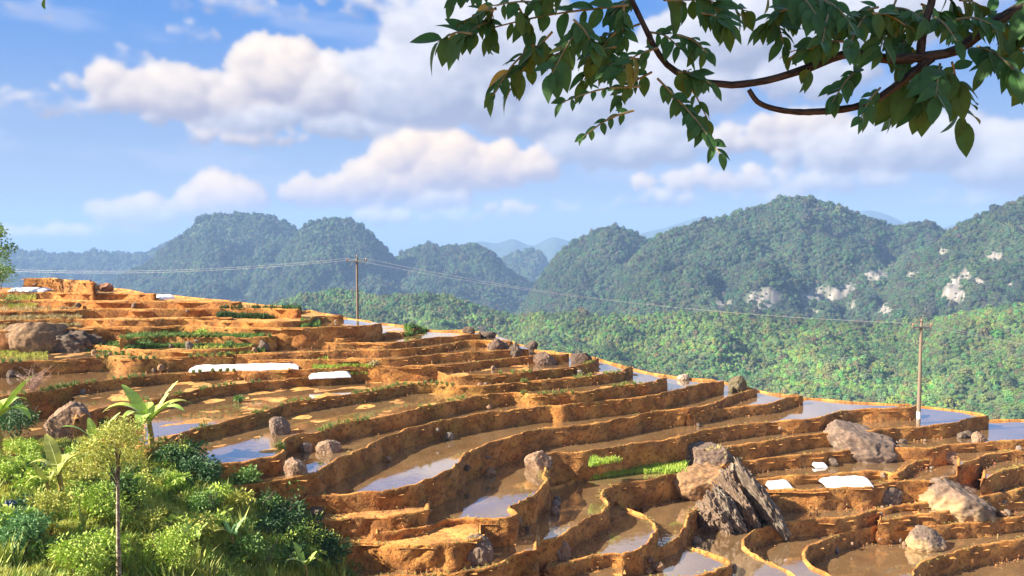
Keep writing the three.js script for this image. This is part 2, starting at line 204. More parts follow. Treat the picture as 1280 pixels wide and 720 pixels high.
T.forEach((t, ti) => {
  const h = t.h * S, y0 = t.y, rough = t.rough ?? 1;
  const raw = t.rim.map(([x, y]) => lev(x, y, h));
  const mid = raw[Math.floor(raw.length / 2)].length();
  const step = clamp(mid * .0075, .2, .45);
  const front = smooth(raw, step);
  front.forEach((p, i) => { const w = .11 * fbm2(p.x * .55 + ti * 7, p.z * .55, 3) + .05 * n2(p.x * 2.1, p.z * 2.1 + ti); p.x += w; p.z += w * .9; });
  const REACH = t.reach ?? 7.5;
  let back, most = -1e9;
  if (t.back) back = t.back.map(([x, y]) => lev(x, y, h));
  else back = front.filter((p, i) => { const [px] = survey(p); if (px < most + (i % 3 ? 1 : 0)) return false; most = px; return true; }).map((p) => {
    const [px] = survey(p), D = Math.hypot(p.x, p.z), sy = along(SKYLINE, px) + 1.2;
    const far = lev(px, sy, h), Dm = far.z < 0 ? Math.hypot(far.x, far.z) : D + REACH;
    const w = clamp(Dm - D, .7, REACH); return new THREE.Vector3(p.x * (1 + w / D), y0, p.z * (1 + w / D));
  }).filter((p, i, a) => i % 3 === 0 || i === a.length - 1).reverse();
  const loop = [...front, ...back];
  const g = new THREE.Group(); g.name = numbered('rice_terrace'); scene.add(g);
  tag(g, 'flooded earth rice terrace', 'terrace', undefined, 'structure');
  t.loop = loop; t.front = front; terraces.push(t);
  // bank: bund, rounded lip and rough earth face swept round the loop
  const ring = loop.length, prof = [[-.46, -.22], [-.34, -.11], [-.22, -.02], [-.10, .0], [.0, -.03], [.05, -.12]];
  const rows = 11, drop = t.drop ?? 2.7; for (let k = 1; k <= rows; k++) { const q = k / rows; prof.push([.07 + .26 * q, -.12 - drop * Math.pow(q, .95)]); }
  const pos = [], uv = [], col = [], idx = []; let run = 0;
  for (let i = 0; i <= ring; i++) {
    const p = loop[i % ring], a = loop[(i + ring - 1) % ring], b = loop[(i + 1) % ring];
    if (i > 0) run += p.distanceTo(loop[(i - 1) % ring]);
    let nx = -(b.z - a.z), nz = b.x - a.x; const l = Math.hypot(nx, nz) || 1; nx /= l; nz /= l;
    const isFront = i % ring < front.length, wide = .46 + .24 * n2(run * .13 + ti, 3.3) + .14 * n2(run * .9, ti * 1.7), hump = .04 * n2(run * .45, ti * 3.1) + .035 * n2(run * 1.7, ti) - .07 * sst(.45, .8, n2(run * .35 + 50, ti * 2.3));
    for (let k = 0; k < prof.length; k++) {
      let [o, dy] = prof[k]; o *= wide;
      const x0 = p.x + nx * o, z0 = p.z + nz * o, yy = y0 + dy; let e = 0, lift = 0;
      if (k >= 1 && k <= 4) lift = hump; if ((i % ring === front.length || i % ring === ring - 1) && !t.back) lift -= .3;
      if (k > 4 && isFront) { const dd = clamp((-dy) / .5); e = dd * rough * (.20 * fbm3(x0 * .55, yy * .7, z0 * .55, 3) + .13 * fbm3(x0 * 1.7, yy * 1.9, z0 * 1.7, 3) - .10 * sst(.1, .5, fbm3(x0 * .9 + 30, yy * .8, z0 * .9, 2))); }
      pos.push(x0 + nx * e, yy + lift + e * .15, z0 + nz * e); uv.push(run / 3.2, (dy - o * .8) / 3.2 + ti * .37);
      SOILTONE(x0, yy, z0, k >= 1 && k <= 5 ? Math.max(.25, t.moss) : t.moss, col, k >= 2 && k <= 4 ? .7 : 0);
    }
  }
  const n = prof.length; for (let i = 0; i < ring; i++) for (let k = 0; k < n - 1; k++) { const a = i * n + k, b = a + n; idx.push(a, b, a + 1, b, b + 1, a + 1); }
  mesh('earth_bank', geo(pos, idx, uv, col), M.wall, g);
  // bed: uneven mud
  let x0 = 1e9, x1 = -1e9, z0 = 1e9, z1 = -1e9; for (const p of loop) { x0 = Math.min(x0, p.x); x1 = Math.max(x1, p.x); z0 = Math.min(z0, p.z); z1 = Math.max(z1, p.z); }
  const G = clamp(mid * .0085, .22, .5), nx = Math.ceil((x1 - x0) / G), nz = Math.ceil((z1 - z0) / G), vid = new Map(), bp = [], bu = [], bc = [], bi = [];
  const wet = t.wet, sink = lerp(-.13, -.27, wet);
  const vert = (i, j) => { const key = i * 10000 + j; if (vid.has(key)) return vid.get(key); const x = x0 + i * G, z = z0 + j * G; const e = .10 * fbm2(x * .35 + ti * 3, z * .35, 3) + .045 * fbm2(x * 1.6, z * 1.6 + ti, 3); bp.push(x, y0 + sink + e, z); bu.push(x / 3.2, z / 3.2); SOILTONE(x, y0 * 3, z, t.moss * .5, bc); const id = bp.length / 3 - 1; vid.set(key, id); return id; };
  for (let i = 0; i < nx; i++) for (let j = 0; j < nz; j++) { if (!inside(loop, x0 + (i + .5) * G, z0 + (j + .5) * G)) continue; const a = vert(i, j), b = vert(i + 1, j), c = vert(i, j + 1), d = vert(i + 1, j + 1); bi.push(a, c, b, b, c, d); }
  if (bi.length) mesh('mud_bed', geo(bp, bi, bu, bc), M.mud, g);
  if (wet > 0) {
    const sh = new THREE.Shape(loop.map((p) => new THREE.Vector2(p.x, -p.z))); const wg = new THREE.ShapeGeometry(sh); wg.rotateX(-Math.PI / 2); wg.translate(0, y0 - .125, 0);
    const w = mesh('paddy_water', wg, M.water, g);
  }
});
const topAt = (x, z) => { let b = -1e9; for (const t of terraces) if (t.y > b && inside(t.loop, x, z)) b = t.y; return b; };

// ---------------------------------------------------------------- grassy bank below the camera on the left, as a smooth surface through surveyed points
const BANKX = [-260, -100, 60, 200, 300, 390, 450];
const BANK = [[[590, 24], [650, 17], [730, 13], [830, 9]], [[584, 24.3], [640, 18.5], [720, 14.5], [830, 10.5]], [[572, 24.6], [632, 19.5], [720, 15.8], [830, 11.8]], [[566, 25.2], [622, 21.6], [720, 17.6], [830, 13.5]], [[604, 24.6], [652, 22.2], [720, 19.6], [830, 16]], [[634, 25.4], [672, 23.4], [720, 21.9], [830, 18.5]], [[700, 24.2], [735, 23.2], [770, 22.4], [840, 20.5]]].map((c, i) => c.map(([y, d]) => dep(BANKX[i], y, d * S)));
function bankPoint(u, v) {    // u, v in 0..1, Catmull-Rom both ways
  const cr = (a, t) => { const n = a.length - 1, s = clamp(t) * n, i = Math.min(n - 1, Math.floor(s)), f = s - i; const p0 = a[Math.max(0, i - 1)], p1 = a[i], p2 = a[i + 1], p3 = a[Math.min(n, i + 2)]; const q = (k) => .5 * (2 * p1[k] + (p2[k] - p0[k]) * f + (2 * p0[k] - 5 * p1[k] + 4 * p2[k] - p3[k]) * f * f + (3 * p1[k] - p0[k] - 3 * p2[k] + p3[k]) * f * f * f); return new THREE.Vector3(q('x'), q('y'), q('z')); };
  const p = cr(BANK.map((c) => cr(c, v)), u);
  p.y += (.55 * fbm2(p.x * .22, p.z * .22, 3) + .22 * fbm2(p.x * .8, p.z * .8, 3)) * sst(0, .12, v) * sst(0, .08, u);
  return p;
}
M.bank = new THREE.MeshStandardMaterial({ map: tile(512, 21, (u, v, n) => { const a = n(u, v, 6, 5), b = n(u + .3, v, 40, 3); return mix3(mix3([.42, .46, .16], [.62, .58, .26], sst(.35, .65, a)), [.30, .20, .10], sst(.52, .7, b) * .6); }, true), bumpMap: soilBump, bumpScale: .1, roughness: 1 });
{
  const nu = 110, nv = 80, pos = [], uv = [], idx = [];
  for (let j = 0; j <= nv; j++) for (let i = 0; i <= nu; i++) { const p = bankPoint(i / nu, j / nv); pos.push(p.x, p.y, p.z); uv.push(p.x / 4, p.z / 4); }
  for (let j = 0; j < nv; j++) for (let i = 0; i < nu; i++) { const a = j * (nu + 1) + i; idx.push(a, a + nu + 1, a + 1, a + 1, a + nu + 1, a + nu + 2); }
  tag(mesh('grass_bank', geo(pos, idx, uv), M.bank), 'steep grassy bank below the terraces', 'bank', undefined, 'structure');
}
// ---------------------------------------------------------------- hillside under the terraces: falls away at the slope of the spur all round
const HG = { x0: -75, z0: -115, n: 1.0, w: 165, d: 135 };
{
  const { x0, z0, n, w, d } = HG, hh = new Float32Array(w * d).fill(-1e4), fix = new Uint8Array(w * d);
  for (let j = 0; j < d; j++) for (let i = 0; i < w; i++) {
    const x = x0 + i * n, z = z0 + j * n, q = j * w + i; let t = topAt(x, z); if (t > -1e8) { t = 1e9; for (const [a, b] of [[0, 0], [1, 0], [-1, 0], [0, 1], [0, -1], [1, 1], [-1, 1], [1, -1], [-1, -1]]) { const v = topAt(x + a * 1.1, z + b * 1.1); t = Math.min(t, v < -1e8 ? t : v); } hh[q] = t - 1.0; }
    if (z > -3.4 && Math.hypot(x, z) < 7) hh[q] = -1.65 - Math.max(0, -z) * .08;
  }
  for (let k = 0; k < 4000; k++) { const p = bankPoint((k % 80) / 79, Math.floor(k / 80) / 49), i = Math.round((p.x - x0) / n), j = Math.round((p.z - z0) / n); if (i >= 0 && j >= 0 && i < w && j < d) hh[j * w + i] = hh[j * w + i] < -1e3 ? p.y - .9 : Math.min(hh[j * w + i], p.y - .9); }
  for (let pass = 0; pass < 3; pass++) for (const [js, je, ds, is, ie, di] of [[0, d, 1, 0, w, 1], [d - 1, -1, -1, w - 1, -1, -1], [0, d, 1, w - 1, -1, -1], [d - 1, -1, -1, 0, w, 1]])
    for (let j = js; j !== je; j += ds) for (let i = is; i !== ie; i += di) { const q = j * w + i; for (const [a, b, l] of [[-1, 0, 1], [1, 0, 1], [0, -1, 1], [0, 1, 1], [-1, -1, 1.41], [1, 1, 1.41], [1, -1, 1.41], [-1, 1, 1.41]]) { const I = i + a, J = j + b; if (I < 0 || J < 0 || I >= w || J >= d) continue; hh[q] = Math.max(hh[q], hh[J * w + I] - .8 * l * n); } }
  HG.h = hh;
  const pos = [], uv = [], idx = [];
  for (let j = 0; j < d; j++) for (let i = 0; i < w; i++) { const x = x0 + i * n, z = z0 + j * n; pos.push(x, hh[j * w + i] + .12 * fbm2(x * .5, z * .5, 2), z); uv.push(x / 3.2, z / 3.2); }
  for (let j = 0; j < d - 1; j++) for (let i = 0; i < w - 1; i++) { const a = j * w + i; idx.push(a, a + w, a + 1, a + 1, a + w, a + w + 1); }
  M.hillside = new THREE.MeshStandardMaterial({ map: soilMap, bumpMap: soilBump, bumpScale: .1, roughness: 1, color: new THREE.Color(.95, .8, .6) });
  tag(mesh('hillside', geo(pos, idx, uv), M.hillside), 'bare earth of the terraced spur', 'hillside', undefined, 'structure');
}
const groundAt = (x, z) => { const i = clamp(Math.round((x - HG.x0) / HG.n), 0, HG.w - 1), j = clamp(Math.round((z - HG.z0) / HG.n), 0, HG.d - 1); return Math.max(HG.h[j * HG.w + i], topAt(x, z)); };

// ---------------------------------------------------------------- far hills, each from its ridge line and distance, and the forest on them
const CLIFFS = [[957, 375, 27, 16], [940, 372, 12, 6], [1033, 369, 38, 11], [1017, 388, 9, 7], [1066, 382, 8, 7], [1106, 387, 12, 9], [1193, 367, 16, 24], [1206, 345, 10, 10], [1243, 321, 13, 6], [1262, 356, 6, 4], [1095, 344, 20, 7], [905, 380, 16, 5], [1180, 315, 8, 5], [1140, 345, 10, 6], [1225, 352, 9, 6], [985, 384, 10, 5], [1060, 360, 9, 5]];
const cliff = (px, py, amp = 1) => { let b = 0; for (const [x, y, w, h] of CLIFFS) { const a = (px - x) / w, c = (py - y) / h, q = 1.15 - a * a - c * c; if (q > b) b = q; } return b > 0 ? b + .9 * fbm2(px * .09, py * .12, 3) - .1 : 0; };
M.hill = new THREE.MeshStandardMaterial({ vertexColors: true, roughness: 1 });
const leafy = (seed, count, size, squash) => {   // crown made of many small leaf-clump faces
  const r = rng(seed), pos = [], col = [];
  for (let k = 0; k < count; k++) {
    const a = r() * 6.283, c = r() * 1.5 - .5, s = Math.sqrt(Math.max(0, 1 - Math.min(1, c * c))), rad = .62 + .38 * Math.pow(r(), .5), lump = 1 + .25 * n3(Math.cos(a) * s * 2 + seed, c * 2, Math.sin(a) * s * 2);
    const p = new THREE.Vector3(Math.cos(a) * s, Math.min(1, c) * squash, Math.sin(a) * s).multiplyScalar(rad * lump);
    const nrm = new THREE.Vector3(p.x + r() - .5, p.y + r() * .9, p.z + r() - .5).normalize(), t = new THREE.Vector3(r() - .5, r() - .5, r() - .5).cross(nrm).normalize(), b = t.clone().cross(nrm), z = size * (.6 + .8 * r()), tone = .75 + .5 * r();
    const v = [p.clone().addScaledVector(t, z), p.clone().addScaledVector(b, z * .8).addScaledVector(nrm, -z * .25), p.clone().addScaledVector(t, -z), p.clone().addScaledVector(b, -z * .8).addScaledVector(nrm, -z * .25)];
    for (const i of [0, 1, 2, 0, 2, 3]) { pos.push(v[i].x, v[i].y, v[i].z); col.push(tone, tone, tone); }
  }
  return geo(pos, null, null, col);
};
const CROWN = [leafy(31, 190, .21, .95), leafy(32, 180, .21, 1.25), leafy(33, 170, .22, .8)];
M.forest = new THREE.MeshStandardMaterial({ vertexColors: true, roughness: .9, side: THREE.DoubleSide });
function hill({ name, label, D, ridge, low, run, power = 1, relief = .05, green, crown, spacing, rockTone, seed, uN = 150, vN = 56, far = false, bright = 0 }) {
  const tbl = ridge.map((p) => [p[0], p[1]]), dist = ridge.map((p) => [p[0], p[2] ?? D]), xa = ridge[0][0], xb = ridge[ridge.length - 1][0];
  const pos = [], col = [], idx = [], rows = vN + 9;
  const sm = (t, x) => (along(t, x - 7) + along(t, x - 3) + 2 * along(t, x) + along(t, x + 3) + along(t, x + 7)) / 6;
  for (let i = 0; i <= uN; i++) {
    const px = lerp(xa, xb, i / uN), d = sm(dist, px), top = dep(px, sm(tbl, px) + (far ? 0 : 1.6 * n2(px * .035, seed)), d), yb = -low, len = Math.hypot(top.x, top.z);
    for (let k = 0; k < rows; k++) {
      const v = (k - 8) / vN;    // behind the ridge below 0
      let y, off; if (v >= 0) { off = run * v; y = lerp(top.y, yb, Math.pow(v, power)); } else { off = v * run * 1.4; y = lerp(top.y, yb, Math.min(1, Math.pow(-v * 7, 1.2))); }
      const s = (len - off) / len, x = top.x * s, z = top.z * s, H = top.y - yb, e = sst(0, .12, Math.abs(v)), w = run * .5;
      const gully = 1 - Math.abs(fbm2(x / (w * .9) + seed * 3, z / (w * .9) + y / (w * 2), 4)) * 2.4;
      y += e * H * relief * (fbm2(x / (w * .55) + seed, z / (w * .55), 4) * 2.2 - gully * .7) * (1 - .5 * sst(.8, 1, v));
      pos.push(x, y, z);
      const [sx, sy] = survey({ x, y, z }), c = v < 0 ? 0 : sst(.25, .6, cliff(sx, sy)); const m = .8 + .5 * fbm2(x / 40, z / 40, 3);
      col.push(...mix3(green.map((g) => g * m * .8), mix3([.11, .10, .08], [.36, .32, .27], clamp(.5 + .9 * fbm2(sx * .35, sy * .13, 3))), c));
    }
  }
  for (let i = 0; i < uN; i++) for (let k = 0; k < rows - 1; k++) { const a = i * rows + k, b = a + rows; idx.push(a, a + 1, b, b, a + 1, b + 1); }
  const g = geo(pos, idx, null, col); tag(mesh(name, g, M.hill), label, 'hill', undefined, 'structure');
  if (!spacing) return;
  // forest: crowns strewn over the side that can be seen, none on bare rock
  const r = rng(seed * 977), list = [[], [], []], q = new THREE.Quaternion(), P = new THREE.Vector3(), sc = new THREE.Vector3(), A = new THREE.Vector3(), B = new THREE.Vector3(), C = new THREE.Vector3(), up = new THREE.Vector3(0, 1, 0);
  for (let t = 0; t < idx.length; t += 3) {
    A.fromArray(pos, idx[t] * 3); B.fromArray(pos, idx[t + 1] * 3); C.fromArray(pos, idx[t + 2] * 3);
    const k = (idx[t] % rows); if (k < 6) continue;
    const area = B.clone().sub(A).cross(C.clone().sub(A)).length() / 2; let n = area / (spacing * spacing); n = Math.floor(n) + (r() < n % 1 ? 1 : 0);
    for (let m = 0; m < n; m++) {
      let u = r(), v = r(); if (u + v > 1) { u = 1 - u; v = 1 - v; }
      P.copy(A).addScaledVector(B.clone().sub(A), u).addScaledVector(C.clone().sub(A), v);
      const [sx, sy] = survey(P); if (sx < -60 || sx > 1340) continue; if (sy > along(SKYLINE, sx) + 14) continue;
      const cl = cliff(sx, sy); if (cl > .28 + .5 * n2(sx * .33, sy * .22) && r() < .9) continue;
      const field = fbm2(P.x / 160 + seed, P.z / 160, 3), giant = r() < .05, size = crown * (.5 + .85 * r() * r() + .25 * field) * (cl > .15 ? .6 : 1) * (giant ? 1.8 : 1);
      sc.set(size, size * (.8 + .6 * r()), size); q.setFromAxisAngle(up, r() * 6.28);
      const grove = 1 + .55 * fbm2(P.x / 230 + 2, P.z / 230 + seed, 2), y = fbm2(P.x / 70 + 5, P.z / 70 + seed, 3), c = new THREE.Color().setRGB(...mix3(mix3(green, [green[0] * .72, green[1] * .8, green[2] * .85], sst(.0, .35, y)), [green[0] * 1.4 + .02 * bright, green[1] * 1.4 + .02 * bright, green[2]], sst(.05, .4, -y) * (.22 + .28 * bright)).map((g) => g * grove * (giant ? .7 : 1) * (.6 + .75 * r())));
      P.y += size * .35; list[Math.floor(r() * 3)].push([new THREE.Matrix4().compose(P, q, sc), c]);
    }
  }
  list.forEach((l, i) => { if (!l.length) return; const o = copies('forest', CROWN[i], M.forest, l); tag(o, `${label.replace(/^\S+ /, '')} covered in dense woodland`, 'forest', undefined, 'stuff'); });
  return list[0].length + list[1].length + list[2].length;
}
const made = [];
const mountain = [.062, .098, .038], wood = [.128, .195, .052];
made.push(hill({ name: 'far_mountain', label: 'pale blue far mountains on the skyline', D: 6500, far: true, low: 650, run: 1900, green: mountain, seed: 3, ridge: [[480, 350], [520, 330], [545, 314], [570, 307], [600, 301], [622, 305], [640, 297], [665, 309], [690, 295], [714, 302], [740, 314], [770, 305], [800, 292], [835, 284], [868, 273], [884, 269], [910, 284], [960, 300], [1020, 290], [1060, 268], [1085, 262], [1110, 268], [1140, 283], [1170, 290], [1192, 279], [1215, 288], [1260, 310]] }));
made.push(hill({ name: 'distant_ridge', label: 'hazy blue wooded ridge behind the mountains', D: 3900, low: 330, run: 1500, green: mountain, crown: 13, spacing: 17, seed: 4, relief: .07, ridge: [[-120, 318], [-40, 312], [30, 315], [60, 319], [95, 320], [125, 314], [150, 320], [185, 318], [205, 306], [222, 299], [245, 312], [290, 330], [340, 345]] }));
made.push(hill({ name: 'cone_hill', label: 'rounded wooded hill between the mountains', D: 3600, low: 330, run: 1000, green: mountain, crown: 12, spacing: 16, seed: 14, power: .8, ridge: [[600, 352], [622, 332], [640, 316], [655, 312], [672, 316], [690, 332], [706, 356], [730, 380]] }));
made.push(hill({ name: 'karst_mountain', label: 'broad flat-topped wooded karst mountain', D: 2700, low: 300, run: 1050, power: .78, relief: .1, green: mountain, crown: 6.8, spacing: 8, seed: 5, ridge: [[110, 380], [150, 345], [185, 328], [205, 312], [222, 298], [238, 286], [252, 272], [268, 268], [290, 268], [320, 268], [345, 273], [365, 282], [385, 300], [410, 330], [440, 365]] }));
made.push(hill({ name: 'karst_mountain', label: 'dome-shaped wooded karst mountain with a shaded flank', D: 2400, low: 290, run: 900, power: .74, relief: .1, green: mountain, crown: 6.2, spacing: 7.4, seed: 6, ridge: [[330, 345], [352, 315], [372, 290], [392, 277], [412, 273], [432, 273], [450, 281], [466, 295], [482, 310], [500, 332], [520, 358], [540, 385]] }));
made.push(hill({ name: 'karst_mountain', label: 'low rounded karst mountain in the gap', D: 2500, low: 280, run: 900, power: .8, relief: .08, green: mountain, crown: 6.2, spacing: 7.4, seed: 7, ridge: [[470, 350], [492, 328], [510, 312], [528, 306], [548, 308], [575, 306], [600, 306], [612, 312], [626, 328], [642, 342], [660, 352], [684, 366], [700, 390]] }));
made.push(hill({ name: 'karst_mountain', label: 'steep conical wooded karst mountain', D: 1900, low: 240, run: 700, power: .8, relief: .08, green: mountain, crown: 5.2, spacing: 6, seed: 8, ridge: [[630, 410], [655, 382], [672, 352], [690, 325], [708, 309], [730, 295], [752, 287], [770, 284], [788, 287], [806, 297], [826, 308], [850, 325], [880, 350], [910, 380]] }));
made.push(hill({ name: 'karst_mountain', label: 'long high wooded mountain with pale cliffs', D: 1650, low: 200, run: 640, power: .85, relief: .09, green: mountain, crown: 4.8, spacing: 5.5, seed: 9, uN: 220, ridge: [[770, 345], [800, 312], [825, 294], [850, 284], [880, 276], [905, 272], [930, 264], [955, 257], [975, 249], [995, 247], [1015, 250], [1040, 254], [1065, 264], [1090, 273], [1115, 283], [1140, 280], [1162, 278], [1180, 288], [1205, 305], [1240, 330], [1270, 350]] }));
made.push(hill({ name: 'karst_mountain', label: 'wooded mountain shoulder with white rock scars', D: 1350, low: 170, run: 480, power: .9, relief: .08, green: mountain, crown: 4.4, spacing: 5, seed: 10, ridge: [[1090, 380], [1120, 345], [1150, 318], [1175, 300], [1195, 285], [1215, 274], [1240, 263], [1262, 253], [1282, 247], [1320, 236], [1380, 222], [1450, 230]] }));
made.push(hill({ name: 'foothill', label: 'bright green wooded foothills across the valley', D: 900, low: 190, run: 560, power: .9, relief: .10, green: wood, crown: 2.9, spacing: 3.5, seed: 12, uN: 220, vN: 90, bright: 1, ridge: [[250, 400, 1200], [330, 384, 1200], [380, 368, 1200], [420, 361, 1200], [450, 366, 1200], [480, 372, 1150], [520, 368, 1100], [560, 370, 1100], [600, 384, 1100], [640, 396, 1050], [680, 394, 1000], [720, 391, 980], [760, 396, 950], [820, 394, 950], [880, 390, 950], [940, 394, 950], [1000, 400, 950], [1060, 406, 900], [1120, 404, 900], [1180, 398, 850], [1230, 388, 820], [1280, 380, 800], [1340, 374, 780], [1400, 376, 780]] }));
console.log('forest crowns', made.join(' '));
{ const g = new THREE.PlaneGeometry(9000, 5200, 1, 1); g.rotateX(-Math.PI / 2); g.translate(0, -340, -1200); tag(mesh('valley_floor', g, new THREE.MeshStandardMaterial({ color: new THREE.Color(.10, .14, .05), roughness: 1 })), 'dark green valley floor', 'valley', undefined, 'structure'); }
scene.fog = new THREE.FogExp2(new THREE.Color(.36, .59, 1.0), 0.00016);

// ---------------------------------------------------------------- finding the ground that is sighted at a survey point
function onGround(x, y) {
  for (let k = 0; k < 14; k++) {
    let best = null;
    for (const t of terraces) { const p = lev(x, y + k, t.h * S); if (p.z < 0 && inside(t.loop, p.x, p.z) && topAt(p.x, p.z) === t.y && (!best || p.length() < best.length())) best = p; }
    if (best) { best.y -= .1; return best; }
  }
  return lev(x, y, 9 * S);
}
// ---------------------------------------------------------------- rocks
function rockGeo(seed, { flat = 0, jag = .25, detail = 4, tone = [1, 1, 1], lichen = .3, earth = 0, sy = .8 } = {}) {
  const g = mergeVertices(new THREE.IcosahedronGeometry(1, detail * 5).deleteAttribute('uv').deleteAttribute('normal')), p = g.attributes.position, r = rng(seed), cuts = [], col = [];
  for (let k = 0; k < 7; k++) cuts.push([new THREE.Vector3(r() - .5, r() * .9 - .25, r() - .5).normalize(), .62 + .25 * r()]);
  if (flat) cuts.push([new THREE.Vector3(.25 * (r() - .3), 1, .25 * r()).normalize(), 1 - flat]);
  const v = new THREE.Vector3();
  for (let i = 0; i < p.count; i++) {
    v.fromBufferAttribute(p, i); for (const [n, d] of cuts) { const q = v.dot(n); if (q > d) v.addScaledVector(n, (d - q) * .9); }
    const e = jag * (.5 * fbm3(v.x * 1.3 + seed, v.y * sy * 1.3, v.z * 1.3, 4) + .30 * fbm3(v.x * 4 + seed, v.y * sy * 3, v.z * 4, 4)) - .05 * jag * sst(.25, .6, fbm3(v.x * 7, v.y * sy * 2 + seed, v.z * 7, 3)); v.multiplyScalar(1 + e);
    p.setXYZ(i, v.x, v.y, v.z);
    const m = sst(.05, .4, fbm3(v.x * 2 + seed, v.y * sy * 2, v.z * 2, 4)) * lichen, q = .205 + .12 * fbm3(v.x * 3, v.y * sy * 3 + seed, v.z * 3, 4) + .10 * n3(v.x * 14, v.y * sy * 14, v.z * 14 + seed), dirt = earth * sst(.35, -.3, v.y + .5 * fbm3(v.x * 3, 7, v.z * 3, 4));
    let c = mix3(tone.map((t, k) => t * q * [.84, .66, .52][k]), [.40, .35, .25], m * (.6 + .4 * n3(v.x * 9, v.y * sy * 9, v.z * 9))); c = mix3(c, [.06, .05, .045], sst(.2, .5, fbm3(v.x * 5 + 30, v.y * sy * 2.2, v.z * 5 + seed, 4)) * .6); col.push(...mix3(c, [.40, .27, .13], dirt));
  }
  g.setAttribute('color', new THREE.Float32BufferAttribute(col, 3)); g.computeVertexNormals(); return g;
}
function boulder(box, label, opt = {}) {
  const [x0, y0, x1, y1] = box, p = opt.D ? dep((x0 + x1) / 2, y1, opt.D) : onGround((x0 + x1) / 2, y1 - 1), D = -p.z, w = (x1 - x0) / F * D, hgt = (y1 - y0) / F * D * (1 - .4 * Math.abs(opt.tilt ?? 0)), dz = w * (opt.deep ?? .75);
  const m = mesh(opt.name ?? 'boulder', rockGeo(opt.seed ?? Math.round(x0 * 7 + y0), opt), M.rock); m.scale.set(w / 2.05, hgt * .64, dz / 2); m.rotation.y = opt.turn ?? 0; if (opt.tilt) m.rotation.z = opt.tilt;
  const o = p.clone().normalize(); m.position.copy(p).add(new THREE.Vector3(o.x, 0, o.z).multiplyScalar(dz * .32)); m.position.y = p.y + hgt * .27;
  tag(m, label, opt.cat ?? 'boulder', opt.group); return m;
}
const brown = [.95, .80, .70], grey = [.85, .78, .72], dark = [.55, .47, .42], warm = [1.35, 1.05, .80];
boulder([1026, 514, 1132, 571], 'large brown boulder with a sloping flat top, beside the right utility pole', { tone: brown, flat: .5, tilt: -.32, lichen: .15, seed: 71, jag: .24, detail: 5 });
boulder([1138, 585, 1252, 650], 'large grey-brown boulder with a pale yellow earth-stained foot', { tone: brown, flat: .42, tilt: -.38, lichen: .1, earth: .8, D: 46.6, seed: 72, jag: .3, detail: 5 });
boulder([1130, 654, 1182, 686], 'small brown boulder standing in shallow brown water', { tone: brown, lichen: .3, earth: .9, seed: 73, tilt: -.25 });
boulder([1087, 601, 1127, 628], 'rounded brown boulder next to a white seedbed cover', { tone: brown, lichen: .25, seed: 74 });
boulder([1166, 560, 1202, 579], 'low tan boulder beside a narrow bright pool', { tone: warm, lichen: .5, seed: 75 });
boulder([848, 539, 915, 573], 'flat slab boulder above the jagged grey rock', { tone: brown, flat: .5, lichen: .4, seed: 76, detail: 5 });
boulder([0, 380, 92, 428], 'large mound of boulder covered in dry brown grass', { tone: [1.2, .9, .55], lichen: .05, seed: 77, detail: 5, jag: .16 });
boulder([30, 396, 128, 432], 'dark grey fissured boulder under the dry grass mound', { tone: dark, lichen: .35, jag: .6, seed: 78, detail: 5, deep: .5 });
boulder([58, 499, 116, 540], 'reddish brown boulder by the dark leafy bush', { tone: warm, lichen: .2, seed: 79 });
boulder([332, 518, 364, 541], 'grey stone block in the gap of a terrace wall', { tone: brown, lichen: .3, seed: 80, cat: 'rock', name: 'rock' });
boulder([355, 563, 386, 594], 'pale upright rock leaning on a terrace wall', { tone: warm, lichen: .5, seed: 81, cat: 'rock', name: 'rock', tilt: .3 });
boulder([394, 546, 427, 564], 'low pale rock lying on a narrow wet terrace', { tone: warm, lichen: .4, seed: 82, cat: 'rock', name: 'rock' });
boulder([133, 427, 186, 449], 'flat tan boulder between low green bushes', { tone: warm, flat: .5, lichen: .4, seed: 83 });
boulder([316, 420, 341, 438], 'brown boulder with a white bundle on top', { tone: brown, seed: 84 });
boulder([578, 406, 594, 416], 'small dark boulder on the skyline beside a squared one', { tone: dark, seed: 85, jag: .4 });
boulder([597, 411, 620, 421], 'squared dark boulder on the skyline', { tone: dark, flat: .4, seed: 86 });
boulder([610, 421, 634, 436], 'dark boulder below the skyline rocks', { tone: [.6, .45, .38], seed: 87 });
boulder([635, 420, 653, 440], 'tall dark boulder standing on the skyline', { tone: dark, seed: 88, jag: .4 });
boulder([654, 424, 674, 437], 'small dark skyline boulder beside a tall one', { tone: dark, seed: 89 });
boulder([664, 434, 698, 455], 'broad brown boulder at the end of a pool', { tone: [.7, .52, .42], seed: 90, tilt: -.3 });
boulder([712, 436, 740, 453], 'dark brown boulder between two small pools', { tone: [.55, .42, .36], seed: 91, tilt: -.2 });
boulder([575, 662, 618, 700], 'broken grey rock on the rubble slope', { tone: brown, lichen: .3, seed: 92, jag: .32, cat: 'rock', name: 'rock' });
boulder([690, 673, 714, 697], 'rounded tan rock between two ponds', { tone: warm, lichen: .6, seed: 93, cat: 'rock', name: 'rock' });
boulder([655, 560, 692, 584], 'pale rock heap at the head of a pond', { tone: warm, lichen: .6, seed: 94, cat: 'rock', name: 'rock' });
boulder([910, 467, 934, 488], 'grassy brown rock on the skyline', { tone: [.7, .7, .45], seed: 95, cat: 'rock', name: 'rock' });
boulder([1212, 538, 1232, 552], 'small tan rock near the skyline pools', { tone: warm, seed: 96, cat: 'rock', name: 'rock' });
boulder([120, 352, 142, 363], 'reddish earth-coloured rock on the top terrace', { tone: [1.7, .95, .6], seed: 97, cat: 'rock', name: 'rock' });
boulder([100, 348, 122, 364], 'dry tan tussock rock on the top terrace', { tone: [1.5, 1.2, .7], seed: 98, cat: 'rock', name: 'rock' });
